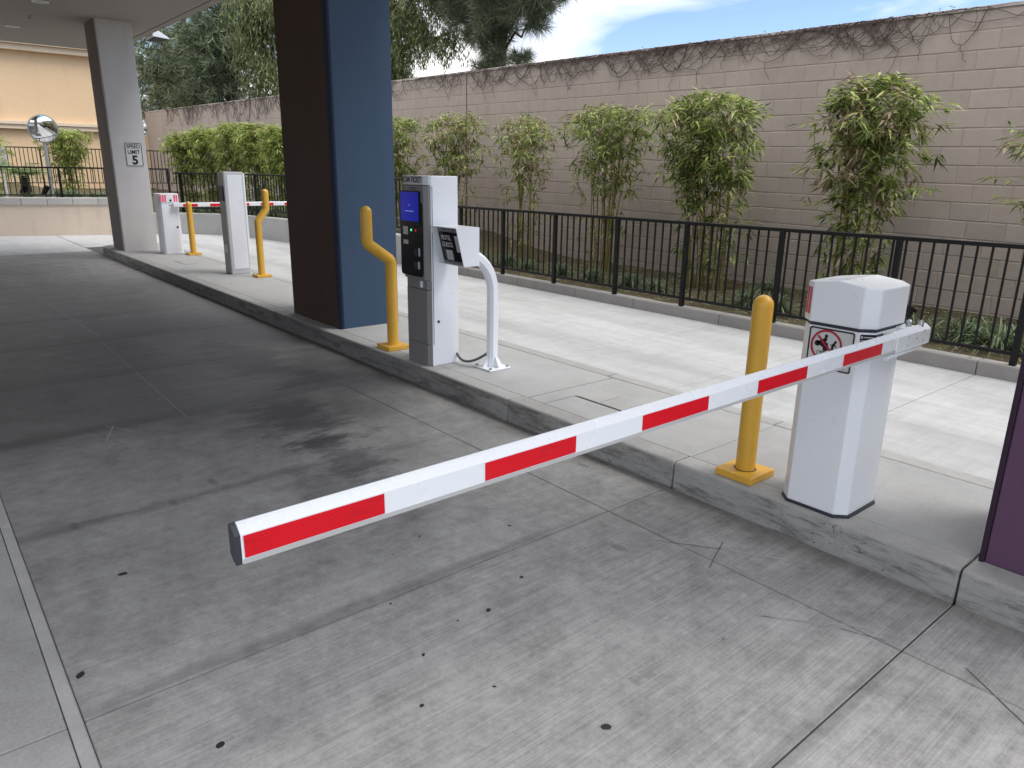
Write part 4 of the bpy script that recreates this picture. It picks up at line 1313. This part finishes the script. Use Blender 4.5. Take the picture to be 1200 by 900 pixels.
# conduit
cd = []
for k in range(13):
    u = k / 12
    cd.append((-4.548 + (px_ + 4.548 - .03) * u, 3.255 + .11 * u - .05 * math.sin(math.pi * u), KZ + .012 + .06 * (1 - u) ** 3 + .105 * u ** 3))
o = MB().tube(cd, .010, 10).build('conduit', M['rubber'], None, 0, 50, base=(-4.5, 3.25, KZ))
tag(o, 'grey cable conduit looping from ticket machine to the kiosk post', 'cable')

# ================================================================ FAR CABINETS
tc = thing('tall_cabinet', 'tall plain white and grey cabinet between the far barrier and blue pillar', 'cabinet', (-10.55, 3.7, KZ))
MB().box(-10.62, 3.595, KZ, -10.43, 3.858, 1.54).build('body', M['offwhite'], tc, 0.006)
MB().prism([(-10.62, 3.57), (-10.62, 3.594), (-10.43, 3.594), (-10.43, 3.582)], lambda u, v, w: (u, v, w), KZ + .005, 1.535).build('side_cover', M['galv'], tc, 0.003)
MB().box(-10.429, 3.63, .22, -10.425, 3.835, 1.5).build('door', M['white'], tc, 0.003)
MB().box(-10.60, 3.565, .45, -10.45, 3.5695, .56).build('slot_plate', M['offwhite'], tc)
MB().box(-10.60, 3.565, 1.15, -10.45, 3.5695, 1.35).build('slot_plate', M['gasket'], tc)
MB().box(-10.64, 3.86, KZ + .3, -10.45, 3.885, 1.52).build('front_unit', M['white'], tc, 0.004)

fb = thing('parking_barrier', 'far white barrier with pink reflector bars beside the grey pillar, arm across the open lane', 'barrier', (-13.62, 3.68, KZ), 'parking barriers')
fx_0, fx_1, fy_0, fy_1 = -13.83, -13.515, 3.545, 3.86
MB().prism(cab_poly(fx_0, fx_1, fy_0, fy_1, .03), lambda u, v, w: (u, v, w), KZ, 1.0).build('body', M['white'], fb, 0.004)
fh = MB().prism(cab_poly(fx_0 - .005, fx_1 + .005, fy_0 - .005, fy_1 + .005, .03), lambda u, v, w: (u, v, w), 1.004, 1.155).build('hood', M['white'], fb, 0.006)
for y in (3.552, 3.583, 3.614, 3.645, 3.78, 3.815, 3.845):
    if y < 3.56 or y > 3.84:
        continue
for y in (3.555, 3.592, 3.629, 3.775, 3.812):
    MB().box(fx_1 + .0052, y, 1.02, fx_1 + .007, y + .028, 1.135).build('reflector', M['pink'], fh)
MB().prism(disc(3.725, 1.045, .018, 16), FPX(fx_1 + .005), 0, .006).build('lens', M['glossblack'], fh)
MB().box(fx_1 + .0006, 3.60, .22, fx_1 + .003, 3.82, .93).build('door', M['white'], fb, 0.002)
MB().prism(disc(3.795, .60, .016, 14), FPX(fx_1 + .003), 0, .008).build('lock', M['glossblack'], fb)
mb = MB().box(fx_1 + .0005, 3.69, .955, fx_1 + .001, 3.702, .975)
for k in range(4): mb.box(fx_1 + .0005, 3.71 + k * .016, .956, fx_1 + .001, 3.722 + k * .016, .966)
mb.build('print', M['gasket'], fb)

fa = MB().box(-13.495, 3.74, .935, -13.43, 6.45, 1.005).build('barrier_arm', M['armwhite'], fb, 0.008)
for k in range(6):
    a = 3.90 + k * .45
    MB().box(-13.4295, a, .94, -13.4275, a + .24, .985).build('red_stripe', M['red'], fa)

# ================================================================ MIRROR, SMALL THINGS BY THE TAN WALL
mr = thing('convex_mirror', 'round convex traffic mirror on a grey pole at the far left', 'mirror', (-21.5, 3.2, .6))
MB().tube([(-21.5, 3.2, .6), (-21.5, 3.2, 2.35)], .045, 14).build('pole', M['galv'], mr, 0, 50)
def mdisc(prof, n=32):
    nrm = Vector((1, .05, -.13)).normalized()
    a = nrm.orthogonal().normalized(); b = nrm.cross(a)
    c0 = Vector((-21.42, 3.2, 2.42))
    vs = [tuple(c0 + nrm * h + (a * math.cos(2 * math.pi * k / n) + b * math.sin(2 * math.pi * k / n)) * r) for r, h in prof for k in range(n)]
    fs = [(i * n + k, i * n + (k + 1) % n, (i + 1) * n + (k + 1) % n, (i + 1) * n + k) for i in range(len(prof) - 1) for k in range(n)]
    fs.append(tuple(range((len(prof) - 1) * n, len(prof) * n)))
    fs.append(tuple(range(n - 1, -1, -1)))
    return MB().add(vs, fs)
mdisc([(.315, -.03), (.326, 0), (.326, .012), (.315, .016)]).build('rim', M['galv'], mr, 0, 40)
mdisc([(.315, .012), (.27, .022), (.21, .033), (.14, .041), (.07, .046), (.001, .048)]).build('mirror_face', M['mirror'], mr, 0, 80)
def uplight(x, y, label, dz=0.0):
    t = thing('garden_spotlight', label, 'spotlight', (x, y, .72 + dz), 'garden spotlights')
    MB().tube([(x, y, .7 + dz), (x, y, .92 + dz)], .015, 8).build('stake', M['black'], t)
    MB().tube([(x - .03, y - .05, .9 + dz), (x + .03, y + .05, 1.1 + dz)], [.05, .07], 12).build('lamp_head', M['black'], t, 0, 40)
uplight(-21.2, 3.02, 'small black garden spotlight between railing posts left of the mirror pole')
uplight(-21.6, 2.62, 'small black garden spotlight under the sago palm')
uplight(-3.0, 7.62, 'black garden spotlight behind the railing just right of the near barrier hood', -.74)
sgp = thing('sign_post', 'small white sign board on a pole at the left edge behind the railing', 'sign', (-23, 2.42, .7))
MB().tube([(-23, 2.42, .7), (-23, 2.42, 2.0)], .03, 10).build('pole', M['white'], sgp, 0, 50)
MB().box(-22.97, 2.33, 1.55, -22.95, 2.55, 2.02).build('panel', M['sign'], sgp, .003)

# ================================================================ PLANTS
def leafquad(mb, p, d, L, W, droop, q):
    d = d.normalized()
    s_ = d.cross(Vector((q.uniform(-.5, .5), q.uniform(-.5, .5), 1)))
    if s_.length < 1e-4: s_ = Vector((1, 0, 0))
    s_.normalize()
    m = p + d * L * .4 + Vector((0, 0, -droop * .15 * L))
    e = p + d * L + Vector((0, 0, -droop * L))
    mb.add([p, m - s_ * W / 2, e, m + s_ * W / 2], [(0, 1, 2, 3)])

def rdir(q, zlo=-1, zhi=1):
    a = q.uniform(0, 2 * math.pi); z = q.uniform(zlo, zhi); r = math.sqrt(max(0, 1 - z * z))
    return Vector((r * math.cos(a), r * math.sin(a), z))

def bamboo(x, y, z0, h, w, seed, label, nculm=10, nleaf=2300, lean=0.0, low=0.42, leafmat='bamboo', dep=0.42, L=0.13, group='bamboo clumps along the block wall', dry=0.12, left=None, right=None, vase=0.35, sprays=12, dryside=0):
    q = random.Random(seed)
    t = thing('bamboo_clump', label, 'bamboo', (x, y, z0), group)
    culms = MB(); lv = MB(); dr = MB()
    wl_, wr_ = (left if left is not None else w / 2), (right if right is not None else w / 2)
    paths = []
    for k in range(nculm):
        u = -1 + 2 * (k + q.uniform(.1, .9)) / nculm
        ww = wr_ if u > 0 else wl_
        bx = x + u * ww * (1 - vase) * .55; by = y + q.uniform(-.16, .16)
        tx = x + lean + u * ww * .80
        ty = y + q.uniform(-dep, dep) * .7
        hh = h * q.uniform(.82, .99)
        pts = []
        bow = q.uniform(.3, .8)
        for i in range(9):
            s = i / 8
            f_ = s ** (1.1 + bow)
            pts.append(Vector((bx + (tx - bx) * f_, by + (ty - by) * f_, z0 + hh * s)))
        rr = q.uniform(.009, .019)
        culms.tube(pts, [rr * (1 - .7 * i / 8) for i in range(9)], 6, False)
        paths.append(pts)
    lumps = [(q.uniform(-1, 1), q.uniform(.3, 1), q.uniform(.6, 1.3)) for _ in range(9)]
    ncl = nleaf // 5
    for c in range(ncl):
        pts = q.choice(paths)
        s = low + (1 - low) * q.random() ** .52
        if q.random() < .07: s = q.uniform(.12, low)
        f_ = s * 8; i = min(7, int(f_)); b = pts[i].lerp(pts[i + 1], f_ - i)
        d = rdir(q, -.35, .6)
        rad = (.13 + .15 * s) * q.uniform(.4, 1.25) * (1 + .35 * mn.noise(Vector((b.x * 2.5, b.z * 2.5, seed))))
        if q.random() < .35 * max(0, mn.noise(Vector((b.x * 3, b.z * 3, seed + 9)))) * 2: continue
        e = b + Vector((d.x * rad * 1.2, d.y * rad * 1.4, d.z * rad * .8))
        e.z = min(e.z, z0 + h * (1 + q.uniform(-.06, .02)))
        if q.random() < .3:
            culms.tube([b, b.lerp(e, .55) + Vector((0, 0, .02)), e], .003, 3, False)
        pdry = dry
        if dryside and (e.x - x) * dryside > -.1 and (e.x - x) * dryside < wl_ * .9 and e.z > z0 + h * .55: pdry = .55
        tgt = dr if q.random() < pdry else lv
        for k in range(q.randint(6, 11)):
            dd = (rdir(q, -.75, .35) + d * .6)
            p = e + rdir(q) * .05
            leafquad(tgt, p, dd, L * q.uniform(.55, 1.2), L * .19 * q.uniform(.8, 1.25), q.uniform(.1, .7), q)
    # thick bright thatch where the top was clipped
    for c in range(ncl // 4):
        u = q.uniform(-1, 1)
        ex = x + lean + u * (wr_ if u > 0 else wl_) * .92
        top = z0 + h * (1 - .10 * abs(u) ** 3 + .03 * mn.noise(Vector((ex * 3, seed, 0))))
        e = Vector((ex, y + q.uniform(-dep, dep) * .85, top - abs(q.gauss(0, .09))))
        tgt = dr if q.random() < dry * 1.5 else lv
        for k in range(9):
            leafquad(tgt, e + rdir(q) * .06, rdir(q, -.35, .7), L * q.uniform(.6, 1.2), L * .19, q.uniform(.1, .5), q)
    # a few escaping sprays
    for c in range(sprays):
        pts = q.choice(paths)
        b = pts[q.randint(3, 8)]
        d = rdir(q, -.1, .55)
        e = b + Vector((d.x * .65, d.y * .3, abs(d.z) * .4))
        if e.z > z0 + h * 1.05: e.z = z0 + h * 1.05
        culms.tube([b, b.lerp(e, .5) + Vector((0, 0, .05)), e], .0035, 3, False)
        for k in range(14):
            p = b.lerp(e, q.uniform(.45, 1))
            leafquad(lv, p, rdir(q, -.4, .5) + d * .7, L * q.uniform(.8, 1.35), L * .17, q.uniform(.1, .5), q)
    culms.build('cane', M['culm'], t, 0, 60)
    lv.build('foliage', M[leafmat], t)
    if dr.v: dr.build('dry_foliage', M['bamboodry'], t)
    return t

bamboo(-3.95, 8.3, .10, 2.48, 1.0, 11, 'large bamboo clump with bare dry patch directly behind the barrier cabinet', 11, 2500, .02, .30, left=.45, right=.52, dry=.14, dryside=-1, vase=.25, sprays=10, L=.15)
bamboo(-5.9, 8.3, .10, 2.46, 1.7, 12, 'widest leafy bamboo clump left of the yellow bollard with long side sprays', 12, 2700, -.08, .38, left=.80, right=.70, dry=.08, vase=.3, sprays=16, L=.14)
bamboo(-7.78, 8.3, .10, 2.42, 1.4, 13, 'bamboo clump with bright flat top above the middle of the railing', 11, 2200, 0, .46, left=.72, right=.64, dry=.10, vase=.5, sprays=6, L=.12)
bamboo(-9.6, 8.3, .10, 2.36, 1.1, 14, 'narrow upright bamboo clump second right of the ticket machine', 8, 1350, 0, .44, left=.46, right=.48, dry=.26, vase=.25, sprays=5, L=.115)
bamboo(-11.65, 8.3, .30, 2.28, 1.25, 15, 'bamboo clump rising directly above the ticket machine', 9, 1450, 0, .34, dry=.24, vase=.4, sprays=7)
bamboo(-13.5, 8.2, .46, 2.12, 1.1, 16, 'dark bamboo clump touching the right edge of the blue pillar', 9, 2000, 0, .15, dry=.08, vase=.3, sprays=4)
bamboo(-1.95, 8.3, .10, 2.2, 1.2, 17, 'sparse bamboo clump cut off by the right edge of the photo', 4, 420, .0, .60, left=.62, right=.5, dry=.12, vase=.6, sprays=9)
HG = 'clipped hedge plants on the raised bed'
hl = ['leftmost clipped bright green hedge plant next to the grey pillar', 'second hedge plant from the grey pillar', 'dense hedge plant in the middle of the far row', 'hedge plant with visible canes right of the tall white cabinet', 'last hedge plant touching the dark left side of the blue pillar']
for i, (x, y, w, h) in enumerate(((-23.0, 6.95, .80, 2.0), (-22.0, 7.3, .75, 2.1), (-20.75, 7.55, .85, 2.22), (-19.25, 7.6, .80, 2.12), (-17.9, 7.6, .80, 2.05))):
    bamboo(x, y, .5, h, w, 30 + i, hl[i], 8, 2600, 0, .24, 'hedge', .5, .15, HG, .04)
bamboo(-23.4, 3.98, .75, 1.72, .95, 41, 'round green bush right of the convex mirror', 8, 1900, 0, .3, 'hedge', .45, .14, 'bushes behind the low tan wall', .08)
bamboo(-23.4, 2.15, .75, 1.5, .9, 42, 'green bush cut by the left edge of the photo', 7, 1400, 0, .25, 'hedge', .4, .14, 'bushes behind the low tan wall', .08)

def sago(x, y, z, label):
    q = random.Random(5)
    t = thing('sago_palm', label, 'palm', (x, y, z))
    MB().tube([(x, y, z), (x, y, z + .62)], [.11, .09], 10).build('trunk', M['greybark'], t, 0, 50)
    mb = MB()
    for k in range(26):
        a = q.uniform(0, 6.28); el = q.uniform(.2, 1.0)
        base = Vector((x, y, z + .62)); d = Vector((math.cos(a), math.sin(a), 0))
        for i in range(16):
            s = i / 15
            p = base + d * (.85 * s * math.cos(el * .5)) + Vector((0, 0, .75 * el * s - .75 * s * s * .6))
            sd = Vector((-d.y, d.x, 0))
            for sg_ in (-1, 1):
                leafquad(mb, p, sd * sg_ + d * .5 + Vector((0, 0, .25)), .24 * (1 - .5 * s), .030, .15, q)
    mb.build('frond', M['palm'], t)
sago(-22.0, 2.75, .72, 'low sago palm behind the railing left of the mirror')

# strap-leaved grass tufts
tuft_meshes = []
for sdd in range(3):
    q = random.Random(60 + sdd)
    mb = MB()
    for k in range(230):
        a = q.uniform(0, 6.28); r0 = q.uniform(0, .07)
        el = q.uniform(.5, 1.45)
        d = Vector((math.cos(a), math.sin(a), 0))
        L = q.uniform(.22, .46)
        w = q.uniform(.005, .009)
        sdv = Vector((-d.y, d.x, 0)) * w
        prev = None
        vs = []
        for i in range(5):
            s = i / 4
            p = d * (r0 + L * s * math.cos(el) + .12 * L * s * s) + Vector((0, 0, L * (s * math.sin(el) - .55 * s * s * s)))
            ww = sdv * (1 - s * .85)
            vs += [p - ww, p + ww]
        mb.add(vs, [(2 * i, 2 * i + 1, 2 * i + 3, 2 * i + 2) for i in range(4)])
    me = mb.mesh('grass_tuft')
    me.materials.append(M['grass'])
    tuft_meshes.append(me)
gq = random.Random(9)
TG = 'strap leaved grass tufts in the planter'
tufts = [(-0.8, 7.6, 'grass tuft mostly hidden behind the plum pillar at the right edge'), (-1.35, 7.5, 'tall strap-leaved grass tuft beside the rightmost railing post'), (-1.72, 7.62, 'pale-tipped grass tuft just left of the rightmost railing post'),
         (-2.1, 7.48, 'bushy grass tuft right of the barrier arm clamp'), (-2.45, 7.65, 'grass tuft behind the arm clamp of the near barrier'), (-2.8, 7.45, 'grass tuft seen past the right side of the barrier hood'),
         (-4.35, 7.5, 'grass tuft directly right of the straight near bollard top'), (-4.75, 7.6, 'grass tuft directly left of the straight near bollard top'), (-6.1, 7.55, 'full grass tuft at the foot of the widest bamboo clump'), (-6.55, 7.6, 'smaller grass tuft left of the widest bamboo clump foot'),
         (-7.3, 7.6, 'grass tuft in front of the canes of the flat-topped bamboo clump'), (-8.0, 7.65, 'low grass tuft between the flat-topped clump and the narrow clump'), (-8.7, 7.6, 'grass tuft right of the narrow bamboo clump foot'), (-9.3, 7.7, 'grass tuft in front of the narrow bamboo clump'), (-9.9, 7.55, 'grass tuft seen just right of the hotel guest kiosk'),
         (-3.5, 8.5, 'small grass tuft close to the wall behind the near barrier'), (-5.2, 8.8, 'small grass tuft close to the wall behind the straight near bollard')]
for i, (x, y, lab) in enumerate(tufts):
    o = bpy.data.objects.new('grass_tuft', tuft_meshes[i % 3])
    col.objects.link(o)
    s = gq.uniform(.85, 1.15) * (1.2 if x > -3.2 else 1.0)
    o.location = (x, y, .10 + .345 * ramp_(x))
    o.scale = (s, s, s)
    o.rotation_euler = (0, 0, gq.uniform(0, 6))
    tag(o, lab, 'grass tuft', TG)
mb = MB()
for i in range(60):
    me = tuft_meshes[i % 3]
    if i < 10: x, y, z = -10.6 - .4 * i, 7.5 + gq.uniform(-.2, .3), .40
    elif i < 40:
        u = (i - 10) / 29
        x, y = -14.5 - 7 * u, 7.5 - .5 * u + gq.uniform(-.25, .25)
        if x < -19.8: y = gq.uniform(6.0, 6.8)
        z = .45
    else:
        x, y, z = -21.2 - gq.random() * 1.2, gq.uniform(1.2, 5.2), .72
    s = gq.uniform(.9, 1.4); a = gq.uniform(0, 6.28); c_, s_ = math.cos(a) * s, math.sin(a) * s
    mb.add([(x + v.co.x * c_ - v.co.y * s_, y + v.co.x * s_ + v.co.y * c_, z + v.co.z * s) for v in me.vertices], [tuple(p.vertices) for p in me.polygons])
tag(mb.build('border_grass', M['grass']), 'long green grass growing along the raised beds behind the far railings', None, None, 'stuff')
# low weeds and dry litter on the soil
mb = MB()
q = random.Random(77)
for k in range(5500):
    x = q.uniform(-10.3, 0.5); y = q.uniform(7.05, 9.3)
    if mn.noise(Vector((x * 1.1, y * 1.1, 2))) < -.05 and q.random() < .8: continue
    leafquad(mb, Vector((x, y, .12)), rdir(q, .0, .8), q.uniform(.03, .08), q.uniform(.008, .02), .3, q)
tag(mb.build('ground_cover', M['grass']), 'sparse weeds on the soil of the planting bed', None, None, 'stuff')
mb = MB()
for k in range(2500):
    x = q.uniform(-10.3, 0.5); y = q.uniform(7.05, 9.3)
    leafquad(mb, Vector((x, y, .135 + q.random() * .01)), rdir(q, -.05, .15), q.uniform(.05, .12), q.uniform(.008, .016), .05, q)
tag(mb.build('leaf_litter', M['bamboodry']), 'dry fallen bamboo leaves on the planting bed', None, None, 'stuff')

# ================================================================ TREES BEYOND THE WALL
def tuft(mb, c, R_, n, q, w, bias):
    for k in range(n):
        d = (rdir(q) + bias).normalized()
        s_ = d.cross(rdir(q))
        if s_.length < .05: continue
        s_.normalize()
        L = R_ * q.uniform(.65, 1.1)
        p = c + d * L * .08
        mb.add([p - s_ * w, p + s_ * w, c + d * L + Vector((0, 0, -.1 * L))], [(0, 1, 2)])

def limb_path(a, b, q, n=6, wob=.25, sag=.0):
    pts = []
    for i in range(n + 1):
        s = i / n
        p = a.lerp(b, s)
        if 0 < i < n:
            p = p + rdir(q) * wob * (1 - abs(2 * s - 1)) * .6
        p = p + Vector((0, 0, -sag * math.sin(math.pi * s)))
        pts.append(p)
    return pts

def pine(label, base, height, clumps, seed, mat, tr=.28, nt=26, needle=.42, w=.014, size=(1.0, 1.0, .6), npn=20, lean=(0, 0)):
    """clumps: list of (x,y,z,scale) where the foliage masses hang"""
    q = random.Random(seed)
    b = Vector(base)
    t = thing('pine_tree', label, 'tree', base, 'trees beyond the block wall')
    top = b + Vector((lean[0], lean[1], height))
    tp_ = limb_path(b, top, q, 10, .25)
    wood = MB(); wood.tube(tp_, [tr * (1 - .8 * i / 10) for i in range(11)], 10, False)
    wood.build('trunk', M['bark'], t, 0, 60)
    br = MB(); cr = MB()
    for (x, y, z, s) in clumps:
        c = Vector((x, y, z))
        # branch from the trunk, starting lower than the clump
        hz_ = max(.15, min(.97, (z - b.z - q.uniform(.2, 1.0)) / height))
        f_ = hz_ * 10; i = min(9, int(f_)); a = tp_[i].lerp(tp_[i + 1], f_ - i)
        lp = limb_path(a, c, q, 6, .3, -.1)
        L = (c - a).length
        br.tube(lp, [max(.02, .03 + .022 * L * (1 - k / 6)) * min(1, s + .2) for k in range(7)], 5, False)
        for k in range(int(nt * s)):
            u = rdir(q, -.9, 1) * (q.random() ** .45)
            p = c + Vector((u.x * size[0] * s, u.y * size[1] * s, u.z * size[2] * s))
            if q.random() < .3:
                br.tube([c.lerp(p, .2), p], .014, 3, False)
            out = (p - c).normalized() * .45 + Vector((0, 0, .25))
            tuft(cr, p, needle * q.uniform(.75, 1.2), npn, q, w, out)
    br.build('limb', M['bark'], t, 0, 60)
    cr.build('crown', M[mat], t)
    return t

def cloud(q, cx, cy, cz, rx, ry, rz, n, s0=.7, s1=1.2, shell=.5):
    out = []
    for _ in range(n):
        u = rdir(q) * (shell + (1 - shell) * q.random())
        out.append((cx + u.x * rx, cy + u.y * ry, cz + u.z * rz, q.uniform(s0, s1)))
    return out

def drooping(label, base, height, clumps, seed, tr=.3, nstr=26, drop=1.0, leafL=.16, mat='gum', lean=(0, 0)):
    q = random.Random(seed)
    b = Vector(base)
    t = thing('olive_green_tree', label, 'tree', base, 'trees beyond the block wall')
    tp_ = limb_path(b, b + Vector((lean[0], lean[1], height)), q, 8, .5)
    MB().tube(tp_, [tr * (1 - .75 * i / 8) for i in range(9)], 10, False).build('trunk', M['greybark'], t, 0, 60)
    br = MB(); lv = MB()
    for (x, y, z, s) in clumps:
        c = Vector((x, y, z))
        hz_ = max(.2, min(.95, (z - b.z - q.uniform(0, 1.2)) / height))
        f_ = hz_ * 8; i = min(7, int(f_)); a = tp_[i].lerp(tp_[i + 1], f_ - i)
        lp = limb_path(a, c, q, 7, .45, -.25)
        L = (c - a).length
        br.tube(lp, [.03 + .025 * L * (1 - k / 7) for k in range(8)], 6, False)
        for k in range(int(nstr * s)):
            u = rdir(q, -.5, 1) * q.random() ** .5
            p = c + Vector((u.x * .9 * s, u.y * .9 * s, u.z * .55 * s))
            n = q.randint(9, 18)
            dl = drop * q.uniform(.4, 1.1)
            sw = rdir(q, -.2, .2) * .3
            if q.random() < .25: br.tube([c, p], .012, 3, False)
            for j in range(n):
                sj = j / n
                pp = p + sw * sj + Vector((0, 0, -dl * sj))
                leafquad(lv, pp + rdir(q) * .07, rdir(q, -1, .15) + Vector((0, 0, -.7)), leafL * q.uniform(.7, 1.3), leafL * .24, .1, q)
    br.build('limb', M['greybark'], t, 0, 60)
    lv.build('crown', M[mat], t)
    return t

q = random.Random(21)
# far left blue-green pines, seen between the grey pillar and the blue pillar
cl = cloud(q, -42, 13.0, 6.2, 2.6, 2.2, 3.6, 46, .8, 1.3, .3)
pine('dense blue-green pine nearest the grey pillar, beyond the far end of the wall', (-42, 13.2, 0), 11, cl, 22, 'bluepine', .34, 24, .55, .020, (1.25, 1.25, .75), 18)
cl = cloud(q, -37.0, 13.2, 6.6, 2.6, 2.2, 3.8, 48, .8, 1.3, .3)
pine('tall blue-green pine with reddish trunk right of the first, far left', (-37.3, 13.6, 0), 12, cl, 23, 'bluepine', .36, 24, .52, .019, (1.25, 1.25, .75), 18)
cl = cloud(q, -50, 14.5, 6.0, 3.6, 2.8, 3.4, 36, .9, 1.4, .3)
pine('pine standing farthest back behind the grey pillar', (-50, 14.5, 0), 11, cl, 24, 'bluepine', .34, 22, .6, .024, (1.5, 1.5, .9), 16)
# olive tree left of the blue pillar
cl = cloud(q, -30.2, 13.2, 6.8, 1.9, 1.8, 2.6, 26, .8, 1.2, .35) + [(-31.2, 12.8, 4.4, .9), (-30.4, 12.6, 4.0, .8), (-31.6, 12.8, 5.2, .9)]
drooping('olive green drooping tree just left of the blue pillar', (-29.4, 13.6, 0), 9, cl, 25, .3, 40, 1.3, .22)
# olive tree right of the pillar
cl = [(-22.4, 13, 4.9, .8), (-21.6, 13, 4.7, .8), (-21.9, 12.6, 5.4, .8), (-21.2, 12.8, 5.0, .7), (-20.6, 12.8, 5.2, .55), (-20.2, 13, 6.2, .7), (-21.6, 13.2, 6.6, .9), (-22.6, 13, 6.4, 1.0), (-23.2, 13.2, 5.4, 1.0), (-19.4, 13, 5.3, .5), (-18.6, 13.1, 5.35, .5), (-20.9, 13, 7.2, .8), (-19.6, 13.1, 7.0, .6), (-22.0, 12.8, 5.9, .9), (-22.3, 12.9, 4.5, .7), (-20.6, 12.9, 6.0, .7), (-19.9, 13.0, 5.7, .5), (-19.0, 13.0, 6.3, .6)]
drooping('olive tree with dark crooked limbs just right of the blue pillar', (-24.5, 13.6, 0), 8, cl, 26, .3, 110, .85, .15, 'gum', (1.0, 0))
# big pine above the block wall
cl = [(-17.2, 13, 5.9, 1.0), (-16.6, 13.2, 5.5, .9), (-15.9, 12.8, 5.9, 1.0), (-15.2, 13, 5.75, .9), (-14.5, 12.9, 5.7, .8), (-13.9, 13, 5.75, .65), (-16.5, 13, 6.6, 1.1), (-15.3, 13.2, 6.7, 1.1), (-14.3, 13.1, 6.5, .9), (-17.6, 13.2, 6.7, 1.1),
      (-16.4, 13.0, 4.75, .55), (-16.9, 12.9, 5.1, .6), (-16.2, 12.9, 4.3, .5), (-15.3, 13.0, 4.35, .35), (-14.9, 13.0, 5.15, .5), (-18.2, 13.0, 6.0, .7), (-18.9, 13.1, 6.4, .7), (-13.3, 12.9, 6.3, .6), (-16, 13, 7.6, 1.2), (-14.8, 13, 7.5, 1.1), (-17.4, 13, 7.7, 1.1), (-16.7, 13, 4.2, .45), (-17.9, 13.0, 6.2, .9), (-18.6, 13.0, 6.9, .9), (-17.0, 12.7, 6.3, 1.0), (-15.6, 12.7, 6.2, 1.0), (-14.2, 12.8, 6.1, .8), (-13.6, 12.9, 6.6, .8), (-16.0, 12.7, 5.4, .7), (-17.6, 12.9, 5.5, .6), (-16.3, 12.8, 5.1, .6), (-15.1, 12.9, 5.45, .6)]
pine('large long-needled pine overhanging the block wall in the middle of the photo', (-16.6, 13.4, 0), 8.5, cl, 27, 'needle', .30, 48, .40, .0068, (.80, .80, .50), 54)
